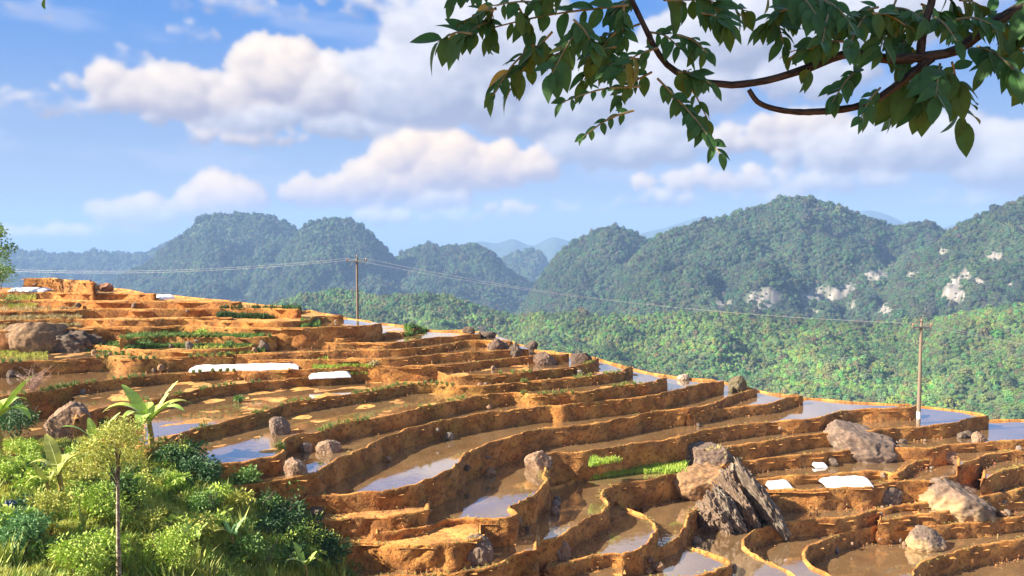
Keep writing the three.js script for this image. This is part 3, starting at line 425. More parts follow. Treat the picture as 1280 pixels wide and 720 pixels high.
boulder([846, 465, 862, 474], 'white rock on the skyline', { tone: [2.2, 2.1, 1.9], seed: 99, cat: 'rock', name: 'rock' });
{ // jagged rock: leaning slabs with dark clefts
  const p = onGround(932, 655), D = -p.z, k = D / F * .86, g = base('jagged_rock', new THREE.Vector3(p.x, p.y, p.z)); tag(g, 'jagged grey rock of leaning slabs with deep dark clefts', 'rock');
  const slabs = [[-46, 10, 24, 78, .46, -14], [-28, 4, 22, 92, .50, -6], [-6, 0, 20, 104, .54, 4], [26, -2, 24, 124, .60, 10], [-10, 20, 44, 96, .50, 26], [8, 30, 46, 112, .56, 36], [-58, 18, 28, 56, .4, 0]];
  slabs.forEach(([dx, dz, w, h, lean, z], i) => { const m = mesh('slab', rockGeo(140 + i, { tone: i % 2 ? grey : [.95, .8, .66], lichen: i % 2 ? 1 : .25, jag: .5, detail: 5, sy: 2.6 }), M.rock, g); m.scale.set(w * k * .55, h * k * .54, 24 * k); m.position.set(dx * k, h * k * .28, -z * k); m.rotation.set(-.1, .12 * (i % 3), lean); });
  const e = mesh('earth_cap', rockGeo(160, { tone: [1.5, 1.05, .6], lichen: 0, jag: .3 }), M.rock, g); e.scale.set(52 * k, 30 * k, 34 * k); e.position.set(-48 * k, 48 * k, -52 * k);
}
{ // loose stones at the foot of the walls
  const KIND = ['brown', 'greyish', 'tan', 'orange', 'dark'], r = rng(404), G = [rockGeo(201, { detail: 1, jag: .4 }), rockGeo(202, { detail: 1, jag: .4, tone: [1.1, .95, .85], lichen: .3 }), rockGeo(203, { detail: 1, jag: .4, tone: warm, lichen: .6 }), rockGeo(204, { detail: 1, jag: .5, tone: [1.5, 1.05, .65] }), rockGeo(205, { detail: 1, jag: .4, tone: dark })]; let n = 0;
  for (let k = 0; k < 9000 && n < 90; k++) {
    const t = terraces[Math.floor(r() * terraces.length)], i = 1 + Math.floor(r() * (t.front.length - 2)), p = t.front[i], a = t.front[i - 1], b = t.front[i + 1];
    const nx = -(b.z - a.z), nz = b.x - a.x, l = Math.hypot(nx, nz), o = .30 + .35 * r(), x = p.x + nx / l * o, z = p.z + nz / l * o;
    if (n2(x * .16, z * .16 + 7) < .25) continue;
    const y = topAt(x, z); if (y > t.y - .25 || y < t.y - 4 || y < -1e6) continue;
    const [sx, sy] = survey({ x, y, z }); if (sx < 0 || sx > 1280 || sy > 722 || (sx > 225 && sx < 450 && sy > 440 && sy < 480) || (sx > 945 && sx < 1095 && sy > 590 && sy < 618)) continue;
    const s = .10 + .24 * r() * r(), up = r() < .3 ? r() * (t.y - y) * .7 : 0, ki = Math.floor(r() * 5), m = mesh('stone', G[ki], M.rock); m.scale.set(s * (.8 + .6 * r()), s * (.6 + .5 * r()), s); m.rotation.set(r(), r() * 6, r()); m.position.set(x - (up ? nx / l * .18 : 0), y - .06 + s * .3 + up, z - (up ? nz / l * .18 : 0));
    tag(m, `loose ${KIND[ki]} stone along an earth terrace wall`, 'stone', `loose ${KIND[ki]} stones along the terrace walls`); n++;
  }
}
{ // clods of earth on the banks, too many to count
  const r = rng(405), g = rockGeo(210, { detail: .4, jag: .5, tone: [1.9, 1.15, .58], lichen: .0 }), list = [], q = new THREE.Quaternion(), e = new THREE.Euler();
  for (let k = 0; k < 60000 && list.length < 4500; k++) {
    const t = terraces[Math.floor(r() * terraces.length)], i = 1 + Math.floor(r() * (t.front.length - 2)), p = t.front[i], a = t.front[i - 1], b = t.front[i + 1], nx = -(b.z - a.z), nz = b.x - a.x, l = Math.hypot(nx, nz);
    const kind = r(), o = kind < .12 ? -.2 + .25 * r() : .15 + .5 * r() * r(), x = p.x + nx / l * o, z = p.z + nz / l * o, f = topAt(x, z); let y;
    if (kind < .12) y = t.y - .03; else { if (f > t.y - .2 || f < -1e6) continue; y = f - .08 + (r() < .5 ? r() * r() * .35 : 0); }
    if (n2(x * .3, z * .3) < .1) continue;
    const s = .02 + .07 * r() * r() * r(); list.push([new THREE.Matrix4().compose(new THREE.Vector3(x, y, z), q.setFromEuler(e.set(r() * 6, r() * 6, r() * 6)), new THREE.Vector3(s, s * .8, s)), new THREE.Color().setRGB(.7 + .5 * r(), .7 + .4 * r(), .7 + .3 * r())]);
  }
  tag(copies('earth_clods', g, M.rock, list), 'crumbled clods of orange earth along the bunds', 'earth', undefined, 'stuff');
}
// ---------------------------------------------------------------- white plastic seedbed covers
M.plastic = new THREE.MeshPhysicalMaterial({ color: new THREE.Color(.86, .86, .86), roughness: .45, side: THREE.DoubleSide });
function cover(xa, ya, xb, yb, tallPx, label, wide = .9, opt = {}) {
  const a = opt.D ? dep(xa, ya, opt.D) : onGround(xa, ya), b = opt.D ? dep(xb, yb, opt.D) : onGround(xb, yb), m = onGround((xa + xb) / 2, (ya + yb) / 2), y = opt.D ? (a.y + b.y) / 2 : m.y; a.y = b.y = 0;
  const dir = b.clone().sub(a), L = dir.length(); dir.normalize(); const side = new THREE.Vector3(-dir.z, 0, dir.x), tall = tallPx / F * -m.z, nu = Math.max(8, Math.round(L / .16)), nv = 12, pos = [], idx = [], s = xa * 3.1;
  for (let i = 0; i <= nu; i++) for (let k = 0; k <= nv; k++) {
    const u = i / nu, v = k / nv, ang = Math.PI * v, end = 1 - Math.pow(Math.abs(u * 2 - 1), 14) * .6, hoop = 1 + .09 * Math.abs(Math.cos(u * L * 3.2)), wob = 1 + .07 * n2(u * L * 1.1 + s, v * 2) + .05 * n2(u * L * 5 + s, v * 5);
    const o = Math.cos(ang) * wide * .5 * (1 + .05 * n2(u * L * 2 + s, v)), hh = Math.max(-.02, Math.sin(ang) * tall * end * hoop * wob - .02);
    pos.push(a.x + dir.x * L * u + side.x * o, y + hh, a.z + dir.z * L * u + side.z * o);
  }
  for (let i = 0; i < nu; i++) for (let k = 0; k < nv; k++) { const q = i * (nv + 1) + k; idx.push(q, q + nv + 1, q + 1, q + 1, q + nv + 1, q + nv + 2); }
  tag(mesh('seedbed_cover', geo(pos, idx), M.plastic), label, 'plastic cover');
}
cover(238, 458, 374, 452, 6.5, 'longest white plastic seedbed cover, on a terrace with stones');
cover(386, 467, 438, 464, 6, 'short white plastic seedbed cover beside a green grass patch');
cover(328, 402, 377, 402, 7, 'white plastic seedbed cover just below the grassy hedge bank');
cover(1027, 605, 1085, 603, 10, 'white plastic seedbed cover beside a rounded boulder', 1.2);
cover(957, 607, 987, 606, 8, 'small white plastic seedbed cover in the shade of the jagged rock', 1.1);
cover(18, 362, 62, 363, 5, 'white plastic sheet on the highest terrace beside green shrubs', 1.2);
cover(196, 372, 216, 371, 5, 'small white plastic mound near the skyline', 1.1);
cover(1015, 570, 1031, 569, 5, 'tiny white plastic sheet beside the large sloping boulder', .7);
boulder([318, 411, 331, 422], 'white bundle lying on top of a brown boulder', { tone: [2.6, 2.6, 2.6], lichen: 0, seed: 118, cat: 'bundle', name: 'white_bundle', D: null });
// ---------------------------------------------------------------- utility poles and wires
M.concrete = new THREE.MeshStandardMaterial({ color: new THREE.Color(.20, .15, .105), roughness: .9 });
M.steel = new THREE.MeshStandardMaterial({ color: new THREE.Color(.16, .15, .14), roughness: .6, metalness: .5 });
M.porcelain = new THREE.MeshStandardMaterial({ color: new THREE.Color(.32, .16, .10), roughness: .25 });
M.paint = new THREE.MeshStandardMaterial({ color: new THREE.Color(.75, .72, .66), roughness: .7 });
function pole(x, yTop, p, armPx, label, band) {
  const top = dep(x, yTop, -p.z), H = top.y - p.y, g = base('utility_pole', p); tag(g, label, 'pole', undefined);
  const c = new THREE.CylinderGeometry(.085, .14, H, 14); c.translate(0, H / 2, 0); mesh('shaft', c, M.concrete, g);
  if (band) { const q = new THREE.CylinderGeometry(.137, .142, .5, 14); q.translate(0, .75, 0); mesh('painted_band', q, M.paint, g); }
  const w = armPx / F * -p.z, out = []; const arm = new THREE.BoxGeometry(w, .09, .09); arm.translate(0, H - .32, .11); const crossarm = mesh('crossarm', arm, M.steel, g);
  const br = [-1, 1].map((s) => { const b = new THREE.CylinderGeometry(.02, .02, w * .42, 6); b.rotateZ(s * .9); b.translate(s * w * .17, H - .47, .1); return b; }); for (const b of br) mesh('brace', b, M.steel, crossarm);
  for (const s of [-.94, 0, .94]) { const ins = new THREE.LatheGeometry([[0, 0], [.03, 0], [.03, .07], [.07, .08], [.05, .13], [.065, .15], [.03, .22], [0, .23]].map(([a, b]) => new THREE.Vector2(a, b)), 12); ins.translate(s * w / 2, H - .275 + (s ? 0 : .28), s ? .11 : 0); mesh('insulator', ins, M.porcelain, s ? crossarm : g); out.push(new THREE.Vector3(p.x + s * w / 2, p.y + H - .07 + (s ? 0 : .28), p.z + (s ? .11 : 0))); }
  const st = new THREE.CylinderGeometry(.02, .02, .3, 6); st.translate(0, H - .12, 0); mesh('pin', st, M.steel, g);
  return out;
}
const farPole = (() => { const p = dep(447, 400, 66); p.y = groundAt(p.x, p.z) - .3; return pole(446, 322, p, 25, 'utility pole with a crossarm behind the terrace skyline', false); })();
const nearPole = (() => { const p = onGround(1148, 527); p.y -= .2; return pole(1145, 403, p, 24, 'utility pole with a painted band, standing among the terrace pools', true); })();
M.wire = new THREE.MeshStandardMaterial({ color: new THREE.Color(.45, .43, .40), roughness: .5, metalness: .6 });
function wire(a, b, sag, label, thick) { const pts = []; for (let k = 0; k <= 24; k++) { const t = k / 24, p = a.clone().lerp(b, t); p.y -= sag * 4 * t * (1 - t); pts.push(p); } tag(mesh('power_wire', new THREE.TubeGeometry(new THREE.CatmullRomCurve3(pts), 60, thick, 6), M.wire), label, 'wire', 'power wires between the poles'); }
wire(farPole[0], dep(-260, 310, 78), 1.6, 'overhead power wire running left from the far pole', .007);
wire(farPole[2], dep(-262, 311, 79), 1.75, 'lower thin overhead wire running left from the far pole', .007);
wire(farPole[0], nearPole[0], .9, 'overhead power wire between the two utility poles', .007);
wire(farPole[2], nearPole[2], 1.0, 'lower overhead wire between the two utility poles', .007);
wire(nearPole[0], dep(1600, 470, 46), .35, 'overhead power wire running right from the near pole', .007);
wire(nearPole[2], dep(1604, 473, 47), .5, 'lower overhead wire running right from the near pole', .007);

// ---------------------------------------------------------------- plants
M.leaf = new THREE.MeshPhysicalMaterial({ vertexColors: true, roughness: .72, side: THREE.DoubleSide, transmission: .28, thickness: 0 });
M.grass = new THREE.MeshPhysicalMaterial({ vertexColors: true, roughness: .8, side: THREE.DoubleSide, transmission: .25, thickness: 0 });
M.bark = new THREE.MeshStandardMaterial({ map: tile(256, 61, (u, v, n) => { const a = n(u * 1, v, 6, 4), b = n(u, v, 30, 3); return mix3([.50, .46, .40], [.24, .20, .17], sst(.4, .62, a * .5 + b * .5)); }, true), bumpMap: rockBump, bumpScale: .01, roughness: .95 });
M.stalk = new THREE.MeshStandardMaterial({ color: new THREE.Color(.24, .20, .09), roughness: .7 });
const GREENS = { mid: [[.10, .22, .03], [.18, .31, .05]], bright: [[.30, .48, .05], [.50, .60, .08]], dark: [[.03, .10, .02], [.06, .16, .035]], yellow: [[.34, .40, .05], [.55, .52, .09]], straw: [[.42, .33, .14], [.55, .45, .20]], blue: [[.11, .26, .08], [.20, .38, .11]] };
const toneOf = (pal, t, k = 1) => mix3(pal[0], pal[1], t).map((v) => v * k);
// many separate leaves through the volume of a clump
function leaves(seed, count, [rx, ry, rz], len, pal, { wide = .42, hang = .2, core = .35, centre = [0, 0, 0], out = {} } = {}) {
  const r = rng(seed), pos = out.pos ?? (out.pos = []), col = out.col ?? (out.col = []);
  for (let k = 0; k < count; k++) {
    let x, y, z, l; do { x = r() * 2 - 1; y = r() * 2 - 1; z = r() * 2 - 1; l = x * x + y * y + z * z; } while (l > 1 || l < core * core * r());
    const lump = .8 + .4 * n3(x * 1.6 + seed, y * 1.6, z * 1.6); if (n3(x * 2.6 + seed * 3, y * 2.6, z * 2.6) < -.45) continue;
    const p = new THREE.Vector3(centre[0] + x * rx * lump, centre[1] + y * ry * lump, centre[2] + z * rz * lump), d = new THREE.Vector3(x + (r() - .5) * 1.4, y * .5 + (r() - .5) * 1.2 - hang, z + (r() - .5) * 1.4).normalize(), s = new THREE.Vector3(r() - .5, .2 * (r() - .5), r() - .5).cross(d).normalize(), n = s.clone().cross(d), L = len * (.6 + .8 * r()), w = L * wide * .5, c = toneOf(pal, r(), .8 + .4 * r());
    const m = p.clone().addScaledVector(d, L * .5).addScaledVector(n, L * .05), tip = p.clone().addScaledVector(d, L).addScaledVector(n, -L * .12), a = p.clone().addScaledVector(d, L * .42).addScaledVector(s, w).addScaledVector(n, L * .10), b = p.clone().addScaledVector(d, L * .42).addScaledVector(s, -w).addScaledVector(n, L * .10);
    for (const q of [p, a, m, a, tip, m, p, m, b, m, tip, b]) { pos.push(q.x, q.y, q.z); col.push(...c); }
  }
  return out;
}
const leafGeo = (o) => geo(o.pos, null, null, o.col);
const limb = (pts, r0, r1, seg = 10) => { const c = new THREE.CatmullRomCurve3(pts.map((p) => p.isVector3 ? p : new THREE.Vector3(...p)), false, 'centripetal'), n = Math.max(6, pts.length * 6), g = new THREE.TubeGeometry(c, n, 1, seg), P = g.attributes.position, f = g.attributes.uv, q = new THREE.Vector3(), v = new THREE.Vector3(), L = c.getLength();
  for (let i = 0; i < P.count; i++) { const t = Math.floor(i / (seg + 1)) / n; c.getPointAt(t, q); v.fromBufferAttribute(P, i).sub(q).multiplyScalar(lerp(r0, r1, t) * (1 + .12 * n3(q.x * 9, q.y * 9, i * .7))); P.setXYZ(i, q.x + v.x, q.y + v.y, q.z + v.z); f.setXY(i, f.getY(i) * .5, t * L * 2); } g.computeVertexNormals(); return g; };
// grass tufts
const tuft = (seed, n, h, w) => { const r = rng(seed), pos = [], col = []; for (let k = 0; k < n; k++) { const a = r() * 6.28, l = h * (.5 + .7 * r()), b = .15 + .6 * r(), px = (r() - .5) * w, pz = (r() - .5) * w, ca = Math.cos(a), sa = Math.sin(a), q = .012 * (l / .25 + .4), t = .75 + .5 * r(); const A = [px - sa * q, 0, pz + ca * q], B = [px + sa * q, 0, pz - ca * q], C = [px + ca * l * b * .45 - sa * q * .7, l * .62, pz + sa * l * b * .45 + ca * q * .7], Dv = [px + ca * l * b * .45 + sa * q * .7, l * .62, pz + sa * l * b * .45 - ca * q * .7], E = [px + ca * l * b, l * .95, pz + sa * l * b]; for (const v of [A, B, C, B, Dv, C, C, Dv, E]) { pos.push(...v); col.push(t, t, t); } } return geo(pos, null, null, col); };
const TUFT = [tuft(81, 16, .30, .22), tuft(82, 14, .42, .2), tuft(83, 20, .16, .25)];
function grassPatch(name, label, count, pick, pal, { tall = 1, seed = 1, kind = 0 } = {}) {
  const r = rng(seed), list = [], q = new THREE.Quaternion(), up = new THREE.Vector3(0, 1, 0);
  for (let k = 0; k < count; k++) { const p = pick(r); if (!p) continue; const s = tall * (.6 + .8 * r()); list.push([new THREE.Matrix4().compose(p, q.setFromAxisAngle(up, r() * 6.28), new THREE.Vector3(s, s * (.8 + .5 * r()), s)), new THREE.Color().setRGB(...toneOf(pal, clamp(.5 + .7 * fbm2(p.x * .5, p.z * .5, 3) + .3 * (r() - .5)), .8 + .4 * r()))]); }
  tag(copies(name, TUFT[kind], M.grass, list), label, 'grass', undefined, 'stuff');
}
const areaPick = (x0, y0, x1, y1) => (r) => { const x = lerp(x0, x1, r()), y = lerp(y0, y1, r()); const p = onGround(x, y); const [, sy] = survey(p); return Math.abs(sy - y) < 16 ? p : null; };
const rimPick = (ts, a = -.35, b = .08) => (r) => { const t = ts[Math.floor(r() * ts.length)], i = 1 + Math.floor(r() * (t.front.length - 2)), p = t.front[i], q = t.front[i - 1], s = t.front[i + 1], nx = -(s.z - q.z), nz = s.x - q.x, l = Math.hypot(nx, nz), o = lerp(a, b, r()); return n2(p.x * .25 + 3, p.z * .25) + .5 * n2(p.x * 1.3, p.z * 1.3) < .15 ? null : new THREE.Vector3(p.x + nx / l * o, t.y - .06, p.z + nz / l * o); };
grassPatch('bund_grass', 'thin dry grass along the bunds of the terraces', 9000, rimPick(terraces), [[.34, .27, .07], [.42, .40, .10]], { tall: .36, seed: 301, kind: 2 });
grassPatch('bund_grass', 'green grass on the mossy terrace walls', 3600, rimPick(terraces.filter((t) => t.moss > .4)), [[.10, .17, .03], [.26, .30, .05]], { tall: .6, seed: 302, kind: 0 });
for (const [x0, y0, x1, y1, n, pal, tall, label] of [
  [738, 576, 858, 590, 900, GREENS.bright, .75, 'bright green grass patch above the middle ponds'],
  [160, 412, 330, 432, 900, GREENS.mid, .7, 'green grass on the bank below the hedge'],
  [392, 448, 468, 462, 420, GREENS.bright, .6, 'green grass beside a short white seedbed cover'],
  [272, 384, 376, 392, 700, GREENS.dark, .9, 'dark green grass hedge along an upper bund'],
  [10, 366, 44, 384, 240, GREENS.yellow, .9, 'yellow-green grass beside the top white sheet'],
  [0, 548, 135, 566, 900, GREENS.yellow, .5, 'short yellow-green grass on the terrace by the bush'],
  [376, 398, 400, 406, 160, GREENS.mid, .6, 'small green grass patch under the skyline terrace'],
  [0, 384, 100, 405, 500, GREENS.straw, .8, 'dry straw grass over the boulder mound'],
  [880, 560, 925, 576, 260, GREENS.straw, .6, 'olive grass on top of the jagged rock'],
  [110, 418, 166, 436, 260, GREENS.mid, .6, 'green grass between the flat boulder and the dark rock'],
  [240, 428, 330, 441, 260, GREENS.yellow, .5, 'yellow-green grass above the longest seedbed cover'],
  [0, 432, 60, 446, 220, GREENS.yellow, .5, 'olive grass on the ledge below the dark boulder'],
  [506, 405, 532, 414, 220, GREENS.mid, .8, 'green grass tussock on the skyline'],
]) grassPatch('grass_patch', label, n, areaPick(x0, y0, x1, y1), pal, { tall, seed: Math.round(x0 * 3 + y0) });
const bankPick = (r) => { const p = bankPoint(r(), .02 + .8 * r()); p.y -= .03; return p; };
grassPatch('bank_grass', 'sunlit yellow-green grass over the steep bank', 22000, bankPick, [[.34, .42, .05], [.66, .62, .11]], { tall: .6, seed: 311, kind: 0 });
grassPatch('bank_grass', 'tall green grass over the steep bank', 6000, (r) => { const p = bankPick(r); return n2(p.x * .3, p.z * .3) > -.1 ? p : null; }, [[.18, .32, .04], [.36, .48, .06]], { tall: .8, seed: 312, kind: 1 });
grassPatch('tall_grass', 'tall arching reed grass scattered over the steep bank', 520, (r) => { const p = bankPick(r); return n2(p.x * .45 + 9, p.z * .45) > .05 ? p : null; }, [[.24, .36, .05], [.55, .55, .12]], { tall: 1.5, seed: 313, kind: 1 });
// banana plants: sheathed stem and long arching blades
M.midrib = new THREE.MeshStandardMaterial({ color: new THREE.Color(.42, .48, .14), roughness: .6 });
function bananaLeaf(L, W, arch, seed, pal) {
  const r = rng(seed), pos = [], col = [], nu = 18, c0 = toneOf(pal, r()), rows = []; let x = 0, y = 0, ang = 1.25 - .25 * r();
  for (let i = 0; i <= nu; i++) { const t = i / nu; rows.push([x, y, ang, t]); ang -= arch / nu * (1 + t); x += Math.cos(ang) * L / nu; y += Math.sin(ang) * L / nu; }
  const wid = (t) => t < .1 ? .03 : W * .5 * Math.pow(Math.sin(Math.PI * Math.pow((t - .1) / .9, .75)), .7) + .01;
  for (let i = 0; i < nu; i++) for (const s of [-1, 1]) {
    if (i > 5 && r() < .06) continue; const [xa, ya, aa, ta] = rows[i], [xb, yb, ab, tb] = rows[i + 1], wa = wid(ta), wb = wid(tb), fold = .35, rag = 1 - .12 * r(), k = .85 + .3 * r(), c = c0.map((v) => v * k);
    const A = [xa, ya, 0], B = [xb, yb, 0], C = [xa - Math.sin(aa) * -wa * fold, ya + wa * fold * .7, s * wa * rag], E = [xb - Math.sin(ab) * -wb * fold, yb + wb * fold * .7, s * wb * rag];
    for (const q of s > 0 ? [A, B, C, B, E, C] : [A, C, B, B, C, E]) { pos.push(...q); col.push(...c); }
  }
  const g = geo(pos, null, null, col); g.userData.rib = limb(rows.filter((q, i) => i % 3 === 0).map((q) => [q[0], q[1] - .004 * L, 0]), .012 * L, .003 * L, 5); return g;
}
M.bstem = new THREE.MeshStandardMaterial({ map: tile(128, 66, (u, v, n) => mix3([.62, .50, .26], [.40, .42, .16], sst(.35, .65, n(u, v, 5, 4))), true), roughness: .8 });
function banana(p, H, n, label, seed, pal = GREENS.bright) {
  const g = base('banana_plant', p, 0); tag(g, label, 'banana plant', 'banana plants on the bank'); const r = rng(seed), stem = H * .5;
  mesh('stem', limb([[0, -.3, 0], [.02 * H, stem * .5, 0], [0, stem, .02]], H * .055, H * .03), M.bstem, g);
  for (let k = 0; k < n; k++) { const L = H * (.45 + .3 * r()), m = mesh('leaf', bananaLeaf(L, L * .30, k < 2 ? .35 : .7 + .8 * r(), seed * 31 + k, k === n - 1 ? GREENS.yellow : pal), M.leaf, g); m.position.set(0, stem * (.93 + .06 * r()), 0); m.rotation.y = k * 2.4 + r() * .7; mesh('midrib', m.geometry.userData.rib, M.midrib, m); }
  return g;
}
const onBank = (x, y) => { let b = null, bd = 1e9; for (let i = 0; i <= 60; i++) for (let j = 0; j <= 44; j++) { const p = bankPoint(i / 60, j / 44 * .9), [sx, sy] = survey(p), d = Math.hypot(sx - x, sy - y); if (d < bd) { bd = d; b = p; } } return b; };
banana(onBank(188, 572), 3.0, 9, 'tall banana plant with a pale stem at the end of the terraces', 501);
banana(onBank(72, 630), 2.2, 7, 'small banana plant in the middle of the grassy bank', 502, GREENS.yellow);
banana(onBank(56, 628), 1.6, 5, 'young banana plant with yellowing leaves beside a taller one', 503, GREENS.yellow);
banana(onBank(118, 590), 2.0, 7, 'banana plant half hidden behind the sapling', 504);
banana(onBank(244, 700), 1.5, 5, 'banana shoot with broad upright yellow-green leaves', 505, GREENS.bright);
banana(onBank(384, 730), 1.4, 5, 'banana shoot at the foot of the red rubble slope', 506, GREENS.bright);
banana(onBank(-10, 560), 3.6, 8, 'large banana plant beside the dark leafy bush', 507);
banana(onBank(290, 690), 1.3, 5, 'low banana shoot with drooping grey-green leaves', 508, GREENS.blue);
// shrubs
function shrub(p, size, label, pal, seed, { n = 420, len = .16, name = 'shrub', group = 'shrubs on the grassy bank', tall = .8, cat = 'shrub' } = {}) {
  const g = base(name, p); tag(g, label, cat, group); const r = rng(seed), st = [];
  for (let k = 0; k < 4; k++) st.push(limb([[0, -.2, 0], [(r() - .5) * size * .5, size * tall * .5, (r() - .5) * size * .5], [(r() - .5) * size, size * tall * 1.1, (r() - .5) * size]], .025, .008, 6)); mesh('stem', mergeGeometries(st), M.bark, g);
  const o = {}; for (let k = 0; k < 5; k++) leaves(seed * 9 + k, Math.round(n / 5), [size * .55, size * tall * .45, size * .55], len, pal, { centre: [(r() - .5) * size, size * tall * (.5 + .5 * r()), (r() - .5) * size], out: o }); mesh('foliage', leafGeo(o), M.leaf, g); return g;
}
shrub(onGround(22, 548), 1.7, 'dark leafy bush beside the reddish boulder', GREENS.dark, 601, { n: 2200, len: .15, group: undefined });
shrub(onBank(225, 585), 1.1, 'dark green bush below the tall banana plant', GREENS.dark, 602, { n: 1300 });
shrub(onBank(255, 600), 1.0, 'dark green bush at the foot of the terrace wall', GREENS.dark, 603, { n: 1200 });
shrub(onBank(205, 712), 1.25, 'bright yellow-green feathery bush beside the thin trunk', GREENS.bright, 604, { n: 3000, len: .10, group: undefined });
shrub(onBank(125, 700), 1.0, 'light green leafy bush left of the thin trunk', GREENS.bright, 605, { n: 1800, len: .11, group: undefined });
shrub(onBank(30, 690), 1.15, 'blue-green fern-like bush at the bank edge', GREENS.blue, 606, { n: 2400, len: .13, group: undefined });
shrub(onBank(40, 600), .8, 'dark bush under the edge of the grassy terrace', GREENS.dark, 607, { n: 700 });
shrub(onBank(345, 665), .7, 'dark low bush on the mossy ledge', GREENS.dark, 608, { n: 800 });
for (const [x, y, s, pal, n, label] of [[18, 612, 1.0, 'bright', 1500, 'tall light green bush left of the young banana plants'], [96, 612, .8, 'yellow', 1200, 'yellow-green bush right of the small banana plants'], [142, 655, .9, 'bright', 1500, 'light green bush beside the middle of the sapling trunk'], [64, 668, .9, 'yellow', 1300, 'yellow-green bush between the blue-green bush and the sapling'], [105, 726, 1.0, 'bright', 1600, 'bright bush at the foot of the bank left of the sapling'], [186, 668, .7, 'yellow', 1000, 'yellow-green bush just right of the sapling trunk'], [262, 650, .9, 'mid', 1500, 'large mid-green bush on the shaded side of the bank'], [312, 706, .8, 'mid', 1300, 'mid-green bush beside the low drooping banana shoot'], [340, 640, .6, 'mid', 900, 'mid-green bush under the lowest mossy terrace wall'], [30, 580, .8, 'bright', 1200, 'light green bush on the edge of the grassy terrace']]) shrub(onBank(x, y), s, label, GREENS[pal], Math.round(x * 17 + y), { n, len: .12, group: undefined, tall: 1.0 });
{ const r = rng(620), kinds = [['mid', 'mid-green low shrub growing on the grassy bank'], ['bright', 'light green low shrub growing on the grassy bank'], ['dark', 'deep green low shrub growing on the grassy bank'], ['yellow', 'yellowish low shrub growing on the grassy bank']];
  for (let k = 0; k < 120; k++) { const u = .1 + .86 * r(), p = bankPoint(u, .03 + .62 * r()), q = r(), kd = kinds[u > .66 ? (q < .5 ? 2 : q < .9 ? 0 : 1) : (q < .2 ? 0 : q < .68 ? 1 : q < .76 ? 2 : 3)]; p.y -= .05; shrub(p, .35 + .5 * r(), kd[1], GREENS[kd[0]], 630 + k, { n: 260 + Math.floor(r() * 260), len: .07 + .15 * r(), tall: .6 + .8 * r(), group: `${kd[0]} shrubs on the grassy bank` }); } }
for (const [x, y, s, pal, label] of [[180, 424, .55, 'mid', 'small green bush on the upper bank beside the flat tan boulder'], [252, 420, .6, 'bright', 'rounded green bush on the upper bank'], [285, 424, .45, 'mid', 'green bush beside the boulder with a white bundle'], [102, 410, .6, 'bright', 'green bush beside the dark fissured boulder'], [519, 411, .55, 'dark', 'dark green bush on the terrace skyline'], [925, 472, .5, 'yellow', 'olive bush on the skyline rock'], [298, 500, .3, 'mid', 'small plant growing from a dark terrace wall'], [10, 382, 1.0, 'mid', 'green bush below the corner tree'], [2, 360, 1.3, 'mid', 'large green bush at the edge of the top terrace'], [465, 455, .5, 'straw', 'dry brown bush beside the grass patch'], [128, 530, .45, 'mid', 'small green bush between the reddish boulder and the tall banana plant']]) shrub(onGround(x, y), s, label, GREENS[pal], Math.round(x * 13 + y), { n: 380, len: .12, group: undefined });
{ // dry twiggy bush
  const p = onGround(40, 487), g = base('dry_bush', p), r = rng(77), t = []; tag(g, 'leafless pinkish dry bush against the dark terrace wall', 'bush'); for (let k = 0; k < 40; k++) t.push(limb([[0, 0, 0], [(r() - .5) * 1.0, .4 + .3 * r(), (r() - .5) * .6], [(r() - .5) * 2.4, .6 + .9 * r(), (r() - .5) * 1.2]], .014, .004, 4)); mesh('twigs', mergeGeometries(t), new THREE.MeshStandardMaterial({ color: new THREE.Color(.42, .27, .20), roughness: .9 }), g);
}
{ // sapling with a thin pale trunk
  const pale = new THREE.MeshStandardMaterial({ map: M.bark.map, color: new THREE.Color(2.6, 2.5, 2.3), roughness: .9 }), p = onBank(155, 735), top = dep(157, 598, -p.z), H = top.y - p.y, g = base('sapling', p); tag(g, 'thin pale-trunked sapling with a loose yellow-green crown', 'tree'); const r = rng(700);
  mesh('trunk', limb([[0, -.4, 0], [.03, H * .5, 0], [.06, H, 0], [.10, H + 1.1, .1]], .075, .03), pale, g);
  const o = {}; for (let k = 0; k < 9; k++) { const a = k * 2.4, q = [Math.cos(a) * (.35 + .5 * r()), H + .1 + 1.55 * r(), Math.sin(a) * .6]; mesh('branch', limb([[.06, H * (.92 + .05 * r()), 0], [q[0] * .5, q[1] - .15, q[2] * .5], q], .022, .007, 6), M.bark, g); leaves(710 + k, 520, [.55, .38, .55], .085, GREENS.yellow, { centre: q, out: o, core: .1 }); }
  mesh('crown', leafGeo(o), M.leaf, g);
}
{ // tree at the top of the spur, reaching in at the picture's edge
  const p = onGround(-8, 364), g = base('broadleaf_tree', p), k = -p.z / F; tag(g, 'dark green tree on the top terrace beside the white sheet', 'tree'); mesh('trunk', limb([[0, -.4, 0], [.1, 30 * k, 0], [0, 62 * k, .1]], .16, .06), M.bark, g); const o = {}, r = rng(720);
  for (let i = 0; i < 14; i++) { const c = [(r() - .5) * 62 * k, (20 + 62 * r()) * k, (r() - .5) * 50 * k]; mesh('branch', limb([[0, 24 * k, 0], [c[0] * .5, c[1] * .8, c[2] * .5], c], .05, .015, 6), M.bark, g); leaves(730 + i, 300, [13 * k, 10 * k, 13 * k], .2, GREENS.mid, { centre: c, out: o, core: .1 }); } mesh('crown', leafGeo(o), M.leaf, g);
}
